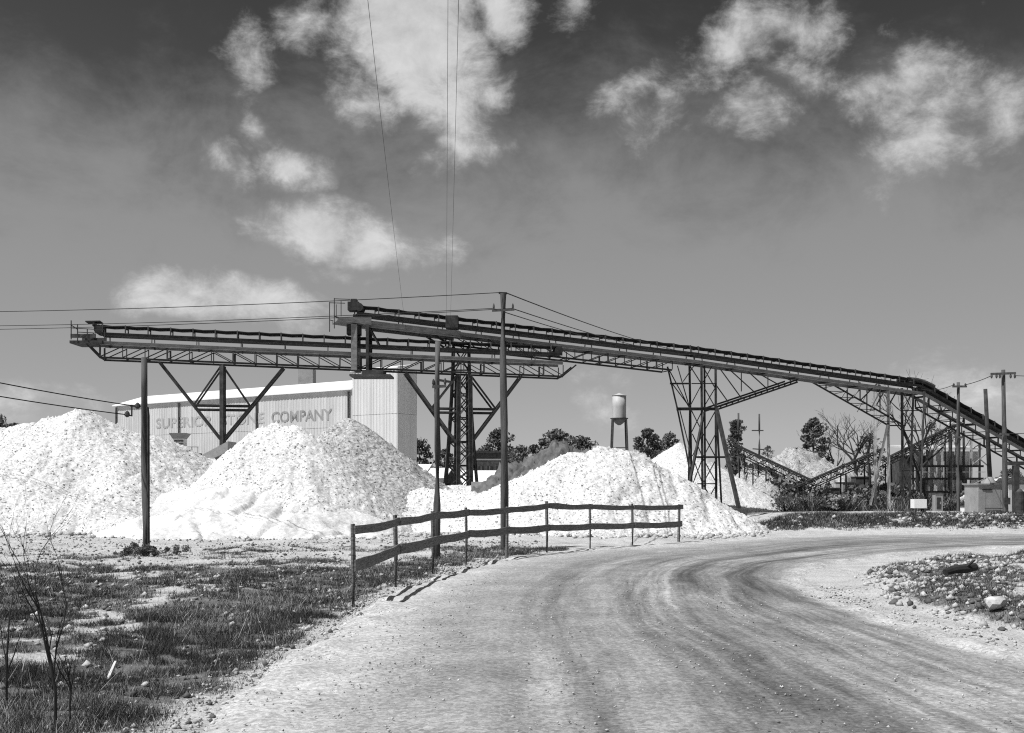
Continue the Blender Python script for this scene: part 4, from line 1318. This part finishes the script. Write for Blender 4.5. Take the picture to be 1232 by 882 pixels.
d0 = 100
b0, b1 = P(1096, 612, d0), P(1180, 612, d0)
PB = Thing('processing_building', 'sheet clad stone processing building with open bracing above and dark bays', 'building', (b0.x, d0, 0))
def wallq(name, pts, m, dy=0, th=.08):
    m_ = MB()
    vs = [P(x, y, d0) + Vector((0, dy, 0)) for x, y in pts]
    n_ = len(vs)
    m_.add(vs + [p + Vector((0, th, 0)) for p in vs], [tuple(range(n_))[::-1], tuple(range(n_, 2 * n_))] + [(i, (i + 1) % n_, n_ + (i + 1) % n_, n_ + i) for i in range(n_)])
    return PB.part(name, m_, M[m])
rnd = random.Random(3)
M['tin'] = mat('rusty_tin', .1, .26, 1.2, (1, 1, .3))
xs_ = [1098, 1107, 1115, 1124, 1133, 1142, 1150, 1159, 1168, 1178]
roofy = lambda x: 538 - (x - 1096) * .44 if x < 1152 else 513 + (x - 1152) * .75
for i in range(len(xs_) - 1):
    xa, xb = xs_[i], xs_[i + 1]
    levels = [561, 576, 592, 614]
    yprev_a, yprev_b = max(roofy(xa) + 3, 543), max(roofy(xb) + 3, 543)
    for j, yl in enumerate(levels):
        openbay = (i, j) in ((1, 0), (1, 2), (0, 3), (6, 1), (7, 2), (8, 1))
        if not openbay:
            wallq('cladding_sheet', [(xa + .3, yprev_a), (xb - .3, yprev_b), (xb - .3, yl - .4), (xa + .3, yl - .4)], rnd.choice(['sheet_old', 'sheet_old', 'sheet_new', 'grey_box', 'sheet_new']), dy=.2 + .05 * rnd.random())
        yprev_a = yprev_b = yl
m_ = MB(); m_.box((b0.x, d0 + 3, -.2), (b1.x, d0 + 6, 4.6)); PB.part('back_wall', m_, M['steel_mid'])
for x in xs_:
    PB.beam('post', Vector((P(x, 614, d0).x, d0 - .1, -.3)), P(x, roofy(x), d0) + Vector((0, -.1, 0)), .16, .16, M['steel_light'] if x in (1107, 1124, 1133, 1150, 1168) else M['steel_mid'], 'ibeam')
for yl in (561, 576, 592):
    PB.beam('floor_beam', P(1094, yl, d0) + Vector((0, -.25, 0)), P(1182, yl, d0) + Vector((0, -.25, 0)), .14, .2, M['steel'], 'channel')
for x in (1101, 1119, 1137, 1155, 1171):
    PB.beam('hand_rail', P(x, 568, d0) + Vector((0, -.5, 0)), P(x + 12, 568, d0) + Vector((0, -.5, 0)), .06, .06, M['steel_light'])
for (xa, ya, xb, yb) in ((1168, 560, 1186, 545), (1168, 545, 1186, 560), (1169, 583, 1185, 575), (1100, 562, 1110, 575), (1126, 577, 1140, 591), (1151, 577, 1166, 591)):
    PB.beam('brace', P(xa, ya, d0) + Vector((0, -.35, 0)), P(xb, yb, d0) + Vector((0, -.35, 0)), .1, .1, M['steel_light'], 'angle')
for i in range(len(xs_) - 1):        # open bracing above the cladding
    xa, xb = xs_[i], xs_[i + 1]
    if roofy(xb) < 538:
        PB.beam('brace', P(xa, 541, d0) + Vector((0, -.12, 0)), P(xb, roofy(xb) + 2, d0) + Vector((0, -.12, 0)), .07, .07, M['steel_mid'], 'angle')
        if i % 2: PB.beam('brace', P(xb, 541, d0) + Vector((0, -.2, 0)), P(xa, max(roofy(xa) + 2, 516), d0) + Vector((0, -.2, 0)), .07, .07, M['steel_light'], 'angle')
for (xa, xb) in ((1096, 1138), (1138, 1182)):
    a, b_ = P(xa, 541, d0), P(xb, 541 - (.0 if xa < 1100 else 0), d0)
    m_ = MB(); vs = [a + Vector((0, -.12, 0)), b_ + Vector((0, -.12, 0)), b_ + Vector((-.02, 6.2, .5)), a + Vector((.02, 6.2, .5))]
    m_.add(vs + [p + Vector((0, 0, .16)) for p in vs], [(3, 2, 1, 0), (4, 5, 6, 7), (0, 1, 5, 4), (1, 2, 6, 5), (2, 3, 7, 6), (3, 0, 4, 7)])
    PB.part('roof', m_, M['sheet_old'])
q = P(1145.5, 517, d0)
m_ = MB(); m_.box((q.x - .28, d0 - .5, q.z - .3), (q.x + .28, d0 + .4, q.z + .75)); PB.part('roof_box', m_, M['white_box'])

# pale tank box, grey shed with stack
q = P(1106, 613, 82)
m_ = MB(); m_.box((q.x - .52, q.y - .4, q.z + .1), (q.x + .42, q.y + .4, q.z + .78)); 
BX = Thing('supply_box', 'pale box on skids in front of the processing building', 'box', (q.x, q.y, q.z))
BX.part('box', m_, M['white_box'])
for dx in (-.4, .3):
    m_ = MB(); m_.box((q.x + dx - .05, q.y - .45, -.45), (q.x + dx + .05, q.y + .45, q.z + .1)); BX.part('skid', m_, M['steel'])
d1 = 70
a, b_ = P(1177, 621, d1), P(1213, 621, d1)
gz0 = -.35
SH = Thing('furnace_shed', 'plain grey sheet shed with a cone and tall dark smoke stack on its roof', 'shed', (a.x, d1, gz0))
zt = P(1190, 583, d1).z
for i in range(4):
    f0, f1 = a.x + (b_.x - a.x) * i / 4, a.x + (b_.x - a.x) * (i + 1) / 4
    m_ = MB(); m_.box((f0 + .006, d1 + (.012 if i % 2 else 0), gz0), (f1 - .006, d1 + .06, zt)); SH.part('wall_panel', m_, M['grey_box'])
m_ = MB()
for x in (a.x + .03, b_.x - .05): m_.box((x, d1 + .07, gz0), (x + .05, d1 + 2.2, zt - .01))
m_.box((a.x + .1, d1 + 2.2, gz0), (b_.x - .1, d1 + 2.25, zt - .01)); SH.part('side_wall', m_, M['grey_box'])
m_ = MB(); m_.box((a.x - .08, d1 - .1, zt), (b_.x + .08, d1 + 2.35, zt + .07)); SH.part('roof', m_, M['grey_box'])
c_ = P(1191, 582, d1 + .9)
m_ = MB(); m_.tube([Vector((c_.x, c_.y, zt + .07)), Vector((c_.x, c_.y, zt + .5))], [.42, .16], 14); SH.part('stack_cone', m_, M['grey_box'])
top_ = P(1185.5, 468, d1 + .9)
m_ = MB(); m_.tube([Vector((c_.x, c_.y, zt + .45)), Vector(((c_.x + top_.x) / 2, c_.y, (zt + top_.z) / 2)), top_], [.15, .135, .12], 12); SH.part('smoke_stack', m_, M['steel'], True)
m_ = MB(); m_.box((a.x + .25, d1 - .04, zt - .36), (a.x + .85, d1 - .005, zt - .3)); SH.part('vent_slot', m_, M['dark'])
for y_ in (612, 620):
    SH.beam('skirting', Vector((a.x + .4, d1 - .05, P(0, y_, d1).z)), Vector((b_.x, d1 - .05, P(0, y_, d1).z)), .04, .05, M['steel_mid'])
a2 = P(1214, 620, 67)
AN = Thing('lean_to_shed', 'pale lean to annex right of the grey shed with a long dark roof edge', 'shed', (a2.x, 67, gz0))
m_ = MB(); m_.box((a2.x, 67, gz0), (a2.x + 3.5, 67.08, P(0, 583, 67).z)); AN.part('wall', m_, M['sheet_old'])
m_ = MB(); m_.box((a2.x - .3, 66.9, P(0, 583, 67).z), (a2.x + 3.8, 69, P(0, 583, 67).z + .12)); AN.part('roof', m_, M['steel_mid'])
g0 = P(1222, 622, 62)
GF = Thing('gate_frame', 'dark timber frame with heavy crossbeam at the right edge', 'frame', (g0.x, 62, gz0))
GF.beam('post', Vector((g0.x, 62, gz0)), P(1222, 560, 62), .3, .3, M['steel'])
GF.beam('post', Vector((g0.x + 3, 62, gz0)), P(1222, 560, 62) + Vector((3, 0, 0)), .3, .3, M['steel'])
GF.beam('crossbeam', P(1212, 557.5, 62), P(1212, 557.5, 62) + Vector((4, 0, 0)), .3, .22, M['steel'])
q = P(1227, 622, 60.5)
DR = Thing('oil_drum', 'tall dark upright cylinder standing by the timber frame', 'drum', (q.x, q.y, gz0))
m_ = MB(); m_.tube([Vector((q.x, q.y, z)) for z in (gz0, .35, .38, .95, .98, 1.0 + .35)], [.26, .26, .27, .27, .26, .24], 14); DR.part('shell', m_, M['steel'])
m_ = MB(); m_.tube([Vector((q.x, q.y, 1.35)), Vector((q.x, q.y, 1.5))], [.2, .06], 12); DR.part('cap', m_, M['steel_mid'])
# working clutter under the bend tower: small crates, sheet stacks, pipes
for i, (px, yb, d, w, h, m, lab, nm, cat) in enumerate((
    (951, 607, 91, 1.3, .6, 'sheet_old', 'low pale bin beneath the lower end of the climbing plant conveyor', 'stone_bin', 'bin'),
    (1003, 606, 91, .8, 1.9, 'steel_mid', 'dark upright cabinet under the climbing plant conveyor', 'machine_cabinet', 'cabinet'),
    (1024, 592, 99, 2.2, 2.4, 'grey_box', 'grey pump house half hidden under the climbing plant conveyor', 'pump_house', 'pump house'),
    (1036, 594, 98, 1.4, 2.9, 'steel_mid', 'dark hopper block beside the slanting legs of the bend tower', 'machine_block', 'machine'),
    (1078, 608, 91, .9, 1.0, 'concrete', 'concrete block between the legs of the bend tower', 'concrete_block', 'block'),
    (1128, 612, 86, .6, 1.5, 'grey_box', 'narrow grey cabinet right of the pale skid box', 'switch_cabinet', 'cabinet'),
    (1164, 615, 84, .8, .5, 'white_box', 'low white crate behind the short crossarm pole', 'crate', 'crate'))):
    q = P(px, yb, d); q.z = -.45
    t = Thing(nm, lab, cat, q)
    m_ = MB(); m_.box((q.x - w / 2, d - w / 2, q.z), (q.x + w / 2, d + w / 2, q.z + h)); t.part('body', m_, M[m])
    m_ = MB(); m_.box((q.x - w / 2 - .06, d - w / 2 - .06, q.z + h), (q.x + w / 2 + .06, d + w / 2 + .06, q.z + h + .08)); t.part('lid', m_, M['steel_mid'])
    m_ = MB(); m_.box((q.x - w * .3, d - w / 2 - .03, q.z + h * .2), (q.x + w * .25, d - w / 2 - .004, q.z + h * .8)); door = t.part('door', m_, M['steel'])
    m_ = MB(); m_.box((q.x + w * .12, d - w / 2 - .07, q.z + h * .45), (q.x + w * .17, d - w / 2 - .031, q.z + h * .58)); t.part('handle', m_, M['steel_light'], parent=door)

# ------------------------------------------------------------------ trees
def leaves(clumps, per, size, seed, flat=.6):
    r = np.random.default_rng(seed)
    C = np.repeat(np.array([c[:3] for c in clumps]), per, 0)
    Rr = np.repeat(np.array([c[3] for c in clumps]), per)
    d = r.normal(size=(len(C), 3)); d /= np.linalg.norm(d, axis=1)[:, None]
    rad = Rr * r.random(len(C)) ** .45
    c = C + d * rad[:, None] * np.array([1, 1, flat])
    a = r.normal(size=(len(C), 3)); a /= np.linalg.norm(a, axis=1)[:, None]
    b = np.cross(a, r.normal(size=(len(C), 3))); b /= np.linalg.norm(b, axis=1)[:, None]
    s = size * (.5 + r.random(len(C)))[:, None]
    v = np.stack([c - a * s, c + b * s * .55, c + a * s, c - b * s * .55], 1).reshape(-1, 3)
    return v, np.arange(len(v)).reshape(-1, 4)
def tree(label, px, ytop, d, wpx, kind='broad', leaf='leaf', seed=0, per=60, name=None, base_z=0.0):
    b = P(px, 585, d); b.z = base_z
    H = P(px, ytop, d).z - base_z
    Wd = wpx / F * d / 2 * (1.2 if kind != 'pine' else 1)
    r = random.Random(seed)
    t = Thing(name or ('pine_tree' if kind == 'pine' else 'leafy_tree'), label, 'tree', b, 'trees behind the works')
    tr = MB()
    lean = r.uniform(-.04, .04) * H
    top = b + Vector((lean, 0, H * .93))
    tr.tube([b - Vector((0, 0, .3)), b + Vector((lean * .3, 0, H * .3)), b + Vector((lean * .7, .1, H * .65)), top], [.03 * H, .022 * H, .013 * H, .003 * H], 7)
    t.part('trunk', tr, M['bark'])
    cl = []
    lo = .1 if kind != 'pine' else .2
    for i in range(30):
        f = lo + (1 - lo) * (i + .5) / 30
        prof = math.sin(math.pi * min(1, (f - lo) / (1 - lo) * .86 + .14)) ** .7 if kind != 'pine' else (1.05 - f) ** .75 * (1 - .4 * (i % 3 == 0))
        az = i * 2.4 + r.uniform(-.4, .4)
        rr = Wd * prof * r.uniform(.35, .95)
        c = b + Vector((lean * f + math.cos(az) * rr, math.sin(az) * rr, H * (f - .03)))
        cl.append((c.x - b.x, c.y - b.y, c.z - b.z, Wd * r.uniform(.2, .4)))
        br = MB(); s0 = b + Vector((lean * f, 0, H * max(.15, f - .13)))
        br.tube([s0, (s0 + c) / 2 + Vector((0, 0, -.03 * H)), c], [.008 * H, .005 * H, .002 * H], 5)
        if i % 3 == 0: t.part('limb', br, M['bark'])
    cl.append((lean, 0, H * .94, Wd * .25))
    v, f_ = leaves(cl, int(per * 1.9), Wd * .065, seed + 1)
    link('crown', np_mesh('crown', v, f_, [M[leaf]]), parent=t.o)
    return t
tree('small round dark tree behind the left white roofed shed', 506, 529, 165, 40, seed=1, leaf='leaf_dark')
tree('dark tree at the left of the second pier behind the slender pole', 533, 540, 168, 34, seed=2, leaf='leaf')
tree('dark bushy tree behind the second pier and the boarded building', 601, 516, 172, 48, seed=3, leaf='leaf_dark')
tree('low pale tree just right of the tallest pole', 628, 536, 160, 40, seed=4, leaf='leaf_pale', per=40)
tree('largest leafy tree behind the dark earth mound', 668, 519, 150, 58, seed=5, leaf='leaf', per=90)
tree('leafy tree at the right shoulder of the largest tree', 698, 526, 158, 48, seed=6, leaf='leaf')
tree('low tree left of the water tower legs', 719, 546, 170, 36, seed=7, leaf='leaf')
tree('tall dark tree left of the distant stone cone', 781, 515, 150, 44, seed=8, leaf='leaf_dark', per=90)
tree('lower dark tree touching the slope of the distant stone cone', 806, 520, 156, 34, seed=9, leaf='leaf')
tree('tiny dark tree under the water tower', 735, 552, 190, 24, seed=10, leaf='leaf')
tree('rounded low tree between the boarded building and the largest tree', 645, 535, 155, 40, seed=31, leaf='leaf')
tree('far pale tree in the gap left of the tallest pole', 578, 541, 185, 36, seed=32, leaf='leaf_pale')
tree('spreading dark tree between the isolated pine and the bend tower', 1045, 522, 125, 44, seed=33, leaf='leaf', per=22)
tree('layered pine behind the lattice tower by the thin pale poles', 886, 503, 128, 46, kind='pine', seed=11, leaf='leaf_dark', per=70)
tree('isolated dark bushy pine right of the raking strut', 979, 501, 118, 44, seed=12, leaf='leaf_dark', per=80, name='pine_tree')
tree('small thin tree beyond the low conveyors left of the isolated pine', 925, 535, 150, 22, seed=13, leaf='leaf', per=30)
tree('grey leafy tree at the far left edge behind the big pile', -4, 500, 170, 70, seed=14, leaf='leaf_pale')
tree('second grey tree at the far left edge, lower', 14, 508, 175, 40, seed=15, leaf='leaf_pale')
tree('scrubby tree under the right end of the feed conveyor', 1122, 505, 112, 34, seed=16, leaf='leaf_pale', per=18)
tree('scrubby tree behind the grey shed', 1216, 566, 120, 40, kind='bush', seed=17, leaf='leaf')

def bare(label, px, yb, d, H, seed, name='bare_tree', group='bare trees', spread=.55, depth=5, r0=None, pm='twig', cat='tree', base_z=None, kids=(2, 3), lenf=.72):
    b = P(px, yb, d)
    if base_z is not None: b.z = base_z
    r = random.Random(seed)
    t = Thing(name, label, cat, b, group)
    r0 = r0 or H * .022
    mains = []
    def grow(mb, p, dr, L, rad, lev):
        pts, rs = [p], [rad]
        q = p.copy(); dd = dr.copy()
        for i in range(3):
            dd = (dd + Vector((r.gauss(0, .12), r.gauss(0, .12), r.gauss(.03, .08)))).normalized()
            q = q + dd * (L / 3)
            pts.append(q.copy()); rs.append(rad * (1 - .13 * (i + 1)))
        mb.tube(pts, rs, 6 if lev < 2 else 4, cap=False)
        if lev >= depth: return
        for i in range(r.choice(kids)):
            ax = Vector((r.gauss(0, 1), r.gauss(0, 1), r.gauss(0, .4))).normalized()
            nd = (dd + ax * spread * r.uniform(.6, 1.3) + Vector((0, 0, .12))).normalized()
            st = pts[r.choice((1, 2, 3, 3))]
            grow(mb, st.copy(), nd, L * lenf * r.uniform(.8, 1.15), rad * .58, lev + 1)
    tm_ = MB(); 
    L0 = H * .36
    top = b + Vector((r.uniform(-.03, .03) * H, 0, L0))
    tm_.tube([b - Vector((0, 0, .2)), b + Vector((0, 0, L0 * .5)), top], [r0, r0 * .9, r0 * .8], 8)
    t.part('trunk', tm_, M[pm])
    for i in range(4):
        bm_ = MB()
        az = i * 1.57 + r.uniform(-.5, .5)
        dr = Vector((math.cos(az) * spread, math.sin(az) * spread, 1)).normalized()
        grow(bm_, b + (top - b) * (.55 + .15 * i), dr, H * .3, r0 * .6, 1)
        t.part('limb', bm_, M[pm])
    return t
bare('bare branching tree standing alone left of the bend tower', 1030, 590, 112, 9.0, 21, spread=.7, r0=.22)
bare('bare vine hung tree tangled behind the bend tower legs', 1104, 590, 96, 9.5, 22, spread=.55, r0=.2)
bare('slight bare tree behind the lattice strut, left of the branching tree', 1000, 585, 125, 7.5, 23, spread=.8, r0=.17)

# shrubs and weeds among the plant
def shrub(label, px, yb, d, w, h, seed, leaf='leaf', per=45, cat='shrub', n=9, name='shrub', size=.1, z0=None):
    b = P(px, yb, d)
    b.z = float(gz([b.x], [b.y])[0]) if z0 is None else z0
    t = Thing(name, label, cat, b, 'weedy shrubs')
    r = random.Random(seed)
    st = MB(); cl = []
    for i in range(n):
        c = Vector((r.uniform(-.5, .5) * w, r.uniform(-.4, .4) * w, h * r.uniform(.3, .9)))
        cl.append((c.x, c.y, c.z, h * r.uniform(.22, .42)))
        st.tube([b, b + c * .5 + Vector((0, 0, .05)), b + c], [.03 * h, .02 * h, .008 * h], 4)
    t.part('stem', st, M['twig'])
    v, f_ = leaves(cl, per, size * h, seed + 1, .8)
    link('foliage', np_mesh('foliage', v, f_, [M[leaf]]), parent=t.o)
    return t
M['leaf_dry'] = mat('dry_leaf', .2, .36, 1.2)
for i, (px, yb, d, w, h, leaf, lab) in enumerate((
    (975, 612, 88, 3.0, 1.9, 'leaf_pale', 'weedy shrub below the meeting of the low conveyors'),
    (1022, 612, 90, 4.2, 2.2, 'leaf_pale', 'wide weedy shrub below the climbing plant conveyor'),
    (930, 606, 93, 2.6, 1.6, 'leaf_pale', 'shrub at the foot of the distant stone cone'),
    (957, 590, 97, 2.4, 3.0, 'leaf_pale', 'tall leafy shrub behind the low conveyors'),
    (1058, 610, 92, 2.2, 1.6, 'leaf_pale', 'shrub between the slanting legs of the bend tower'),
    (1096, 606, 95, 2.2, 1.7, 'leaf_pale', 'thick shrub at the left corner of the processing building'),
    (1136, 612, 88, 2.0, 1.1, 'leaf_pale', 'low shrub before the processing building'),
    (990, 598, 92, 2.6, 2.4, 'leaf_pale', 'rounded shrub just right of the meeting of the low conveyors'),
    (1010, 604, 86, 2.4, 1.5, 'leaf_dry', 'pale dry shrub in front of the dark upright cabinet'),
    (1040, 604, 95, 2.6, 2.4, 'leaf_pale', 'shrub just left of the pale slanting leg'),
    (1075, 606, 96, 2.4, 2.6, 'leaf_pale', 'tall shrub behind the pale posts of the bend tower'),
    (945, 604, 86, 2.2, 1.3, 'leaf_dry', 'pale dry shrub beside the low pale bin'),
    (1150, 604, 96, 1.8, 1.6, 'leaf_pale', 'shrub growing against the open bays of the processing building'),
    (905, 590, 103, 3.0, 2.6, 'leaf_pale', 'shrub under the descending plant conveyor behind the cone'))):
    shrub(lab, px, yb, d, w, h, 40 + i, leaf, per=26, z0=-.4)
shrub('low twiggy bush round the foot of the short left pole', 182, 668, 25.7, 1.5, .3, 60, 'leaf_pale', per=90, n=18, size=.1)
shrub('small weed left of the short left pole foot', 160, 664, 26.3, .9, .2, 61, 'leaf_pale', per=60, size=.1)

# ------------------------------------------------------------------ foreground saplings, sticks, log, rock
bare('bare sapling with long forked stems at the lower left, beside the grass', 67, 885, 7.3, 1.5, 31, 'bare_sapling', 'bare saplings in the foreground', spread=.26, depth=5, r0=.013, cat='sapling', base_z=-.02, lenf=.8, kids=(1, 2, 2))
bare('thin bare sapling at the very left edge', 8, 850, 7.9, 1.2, 35, 'bare_sapling', 'bare saplings in the foreground', spread=.24, depth=3, r0=.010, cat='sapling', base_z=-.02, kids=(1, 2))
bare('short twiggy sapling just right of the forked one', 84, 870, 7.6, .75, 37, 'bare_sapling', 'bare saplings in the foreground', spread=.4, depth=3, r0=.009, cat='sapling', base_z=-.02, kids=(1, 2))
def stick(label, pts, r, m='deadwood', name='fallen_branch', cat='branch', group='dead sticks on the grass', forks=()):
    pts = [Vector(p) for p in pts]
    t = Thing(name, label, cat, pts[0], group)
    m_ = MB(); m_.tube(pts, [r * (1 - .5 * i / len(pts)) for i in range(len(pts))], 6); t.part('stem', m_, M[m])
    for fk in forks:
        m_ = MB(); m_.tube([Vector(p) for p in fk], [r * .6, r * .4, r * .25][:len(fk)], 5); t.part('twig', m_, M[m])
    return t
stick('bleached forked branch lying on the grass', [P(107, 728, 19) + Vector((0, 0, .12)), P(125, 724, 19.1) + Vector((0, 0, .12)), P(140, 722, 19.2) + Vector((0, 0, .16)), P(150, 719, 19.3) + Vector((0, 0, .2))], .035,
      forks=[[P(147, 720, 19.25) + Vector((0, 0, .2)), P(150, 712, 19.4) + Vector((0, 0, .2)), P(146, 709, 19.4) + Vector((0, 0, .2))]])
stick('short bleached stick standing up from the grass', [P(121, 835, 9.2), P(130, 818, 9.6), P(139, 797, 10.0)], .026)
stick('short grey stick lying on the pale roadside', [P(386, 817, 9.3) + Vector((0, 0, .015)), P(410, 817, 9.35) + Vector((0, 0, .015)), P(436, 817, 9.3) + Vector((0, 0, .01))], .008, 'twig')
lg = Thing('log', 'dark charred log lying among rubble inside the bend', 'log', P(1160, 696, 17.1), None)
m_ = MB(); a, b_ = P(1137, 698, 17.0), P(1173, 690, 17.3)
a.z = float(gz([a.x], [a.y])[0]) + .12; b_.z = float(gz([b_.x], [b_.y])[0]) + .24
m_.tube([a, a + (b_ - a) * .3 + Vector((0, 0, .02)), a + (b_ - a) * .7, b_], [.05, .07, .075, .065], 9); lg.part('trunk', m_, M['twig'])
m_ = MB(); m_.tube([a + (b_ - a) * .6, a + (b_ - a) * .7 + Vector((.1, -.1, .14))], [.03, .015], 6); lg.part('stub', m_, M['twig'])
def rock_mesh(r, sub, seed, name='stone'):
    import bmesh
    bm = bmesh.new(); bmesh.ops.create_icosphere(bm, subdivisions=sub, radius=1)
    rr = random.Random(seed)
    for v in bm.verts:
        v.co *= 1 + rr.uniform(-.22, .2)
        v.co.z *= .7
        v.co *= r
    me = bpy.data.meshes.new(name); bm.to_mesh(me); bm.free(); me.materials.append(M['rock'])
    return me
q = P(1197, 727, 13.4)
o = link('rock', rock_mesh(.13, 2, 4, 'rock'), (q.x, q.y, float(gz([q.x], [q.y])[0]) + .09)); tag(o, 'single big pale rock on the dark grass inside the bend', 'rock')

# ------------------------------------------------------------------ grass and loose stones (nobody could count them)
def grass(name, n, region, hmin, hmax, wid, seed, thr=.04):
    r = np.random.default_rng(seed)
    pts = []
    tot = 0
    while tot < n:
        m_ = 200000
        x, y = region(r, m_)
        s = soil(x, y) if thr >= 0 else sstep(.4, .6, fbm(x * .35, y * .35, 3, 87))
        clump = fbm(x * 5, y * 5, 2, 77)
        k = (s > thr) & (r.random(m_) < s * sstep(.34, .62, clump) + .05 * s + .012)
        pts.append(np.stack([x[k], y[k]], -1)); tot += k.sum()
        if k.sum() < 50: break
    p = np.concatenate(pts)[:n]
    x, y = p.T
    z = gz(x, y)
    n = len(x)
    tall = fbm(x * .9, y * .9, 3, 79)
    h = (hmin + (hmax - hmin) * r.random(n) ** 1.6) * (.45 + 1.1 * tall)
    a = r.random(n) * 2 * np.pi
    w = wid * (.6 + .8 * r.random(n))
    lean = h * (.25 + .8 * r.random(n))
    b = r.random(n) * 2 * np.pi
    dx, dy = np.cos(a) * w / 2, np.sin(a) * w / 2
    lx, ly = np.cos(b) * lean, np.sin(b) * lean
    v = np.stack([np.stack([x - dx, y - dy, z - .01], -1), np.stack([x + dx, y + dy, z - .01], -1),
                  np.stack([x + lx + dx * .2, y + ly + dy * .2, z + h], -1), np.stack([x + lx - dx * .2, y + ly - dy * .2, z + h], -1)], 1).reshape(-1, 3)
    f = np.arange(len(v)).reshape(-1, 4)
    dry = fbm(x * 1.1, y * 1.1, 3, 83)
    tone = np.where(r.random(n) < sstep(.35, .8, dry) * {'grass': .7, 'brush': .95}.get(name, .4), .14 + .3 * r.random(n), .035 + .07 * r.random(n))
    if name == 'dry_stalks': tone[:] = .3 + .3 * r.random(n)
    tag(link(name, np_mesh(name, v, f, [M['blade']], attrs={'tone': np.repeat(tone, 4)})), kind='stuff')
def reg(x0, x1, y0, y1, pw=1.0):
    def fn(r, m):
        y = y0 + (y1 - y0) * r.random(m) ** pw
        return x0 + (x1 - x0) * r.random(m), y
    return fn
grass('grass', 230000, reg(-8.5, -1.6, 6.2, 14, 1.3), .015, .085, .0055, 1)
grass('grass', 190000, reg(-16, 1.5, 13, 29, 1.2), .015, .085, .010, 2)
grass('weeds', 60000, reg(5, 17, 9, 27), .02, .11, .009, 3)
grass('weeds', 60000, reg(8.5, 26, 38, 46), .03, .18, .02, 4)
grass('brush', 45000, reg(19, 48, 86, 99), .15, 1.2, .05, 5, -1)
grass('dry_stalks', 1300, reg(-9, 0, 6.2, 24, 1.3), .06, .28, .005, 6)

def stones(name, n, sampler, smin, smax, mname, seed, lift=.25, z0=None):
    r = np.random.default_rng(seed)
    x, y = sampler(r, n)
    n = len(x)
    z = gz(x, y) if z0 is None else np.full(n, z0)
    s = smin + (smax - smin) * r.random(n) ** 3
    base = np.array([(1, 0, 0), (-1, 0, 0), (0, 1, 0), (0, -1, 0), (0, 0, .75), (0, 0, -.7), (.6, .6, .35), (-.6, .55, .4), (.5, -.65, .3)])
    fc = np.array([(4, 6, 7), (4, 8, 6), (4, 1, 8), (4, 7, 1), (6, 0, 2), (6, 2, 7), (8, 0, 6), (7, 2, 1), (8, 3, 0), (1, 3, 8), (0, 5, 2), (2, 5, 1), (1, 5, 3), (3, 5, 0)])
    v = base[None] * (1 + (r.random((n, 9, 3)) - .5) * .7)
    a = r.random(n) * 6.283
    ca, sa = np.cos(a)[:, None], np.sin(a)[:, None]
    vx = v[..., 0] * ca - v[..., 1] * sa * .8
    vy = v[..., 0] * sa + v[..., 1] * ca * .8
    v = np.stack([vx * s[:, None] + x[:, None], vy * s[:, None] + y[:, None], v[..., 2] * s[:, None] + (z + s * lift)[:, None]], -1).reshape(-1, 3)
    f = (fc[None] + (np.arange(n) * 9)[:, None, None]).reshape(-1, 3)
    tag(link(name, np_mesh(name, v, f, [M[mname]])), kind='stuff')
def verge(r, n):
    i = r.integers(20, len(Lr) - 200, n); t = r.normal(.2, .55, n)
    p = Lr[i]; q = Rr[i]; w = np.linalg.norm(q - p, axis=1)
    side = r.random(n) < .6
    uu = np.where(side, t / w, 1 - t / w)
    x, y = (p + (q - p) * uu[:, None]).T
    k = (y > 4) & (y < 42)
    return x[k] + r.normal(0, .1, k.sum()), y[k] + r.normal(0, .1, k.sum())
def onroad(r, n):
    i = r.integers(20, len(Lr) - 220, n); u = r.random(n)
    u = np.where(r.random(n) < .45, u ** 2.5, u)
    x, y = (Lr[i] + (Rr[i] - Lr[i]) * u[:, None]).T
    k = (y > 4) & (y < 40)
    return x[k] + r.normal(0, .25, k.sum()), y[k] + r.normal(0, .25, k.sum())
def isl(r, n):
    x = r.uniform(5.3, 18, n); y = r.uniform(9, 28, n)
    k = inside(x, y, ISLAND)
    return x[k], y[k]
def bankr(r, n):
    x = r.uniform(9, 30, n); y = 42.3 + .12 * (x - 12) + r.normal(-.2, 1.0, n)
    k = r.random(n) < np.where(x < 15, .2, 1)
    return x[k], y[k]
def field_(r, n):
    x = r.uniform(-18, 1, n); y = r.uniform(6, 36, n)
    k = x < .2 * y - 2.8
    return x[k], y[k]
stones('loose_stones', 9000, verge, .007, .032, 'rock', 1)
stones('road_pebbles', 5000, onroad, .004, .016, 'rock', 11, .1, .018)
stones('road_pebbles', 1500, onroad, .004, .014, 'earth', 12, .1, .018)
stones('rubble', 12000, isl, .012, .075, 'rock', 2)
stones('rubble', 4200, bankr, .03, .13, 'rock', 3)
stones('dark_clods', 2500, bankr, .03, .14, 'earth', 8)
stones('loose_stones', 6000, field_, .008, .06, 'rock', 4)
def toes(r, n):
    x = r.uniform(-24, 9, n)
    y = np.interp(x, [-24, -17, -12, -8, -4, 0, 3, 6, 8, 9], [38, 36.6, 35.6, 34.6, 37, 37.5, 35.6, 35.2, 37, 39]) - np.abs(r.normal(0, .9, n)) + .3
    return x, y
stones('toe_stones', 3600, toes, .02, .13, 'rock', 13)
stones('dark_clods', 5000, isl, .015, .08, 'earth', 5)
stones('dark_clods', 2600, verge, .006, .028, 'earth', 6)
stones('dark_clods', 7000, field_, .01, .05, 'earth', 7)
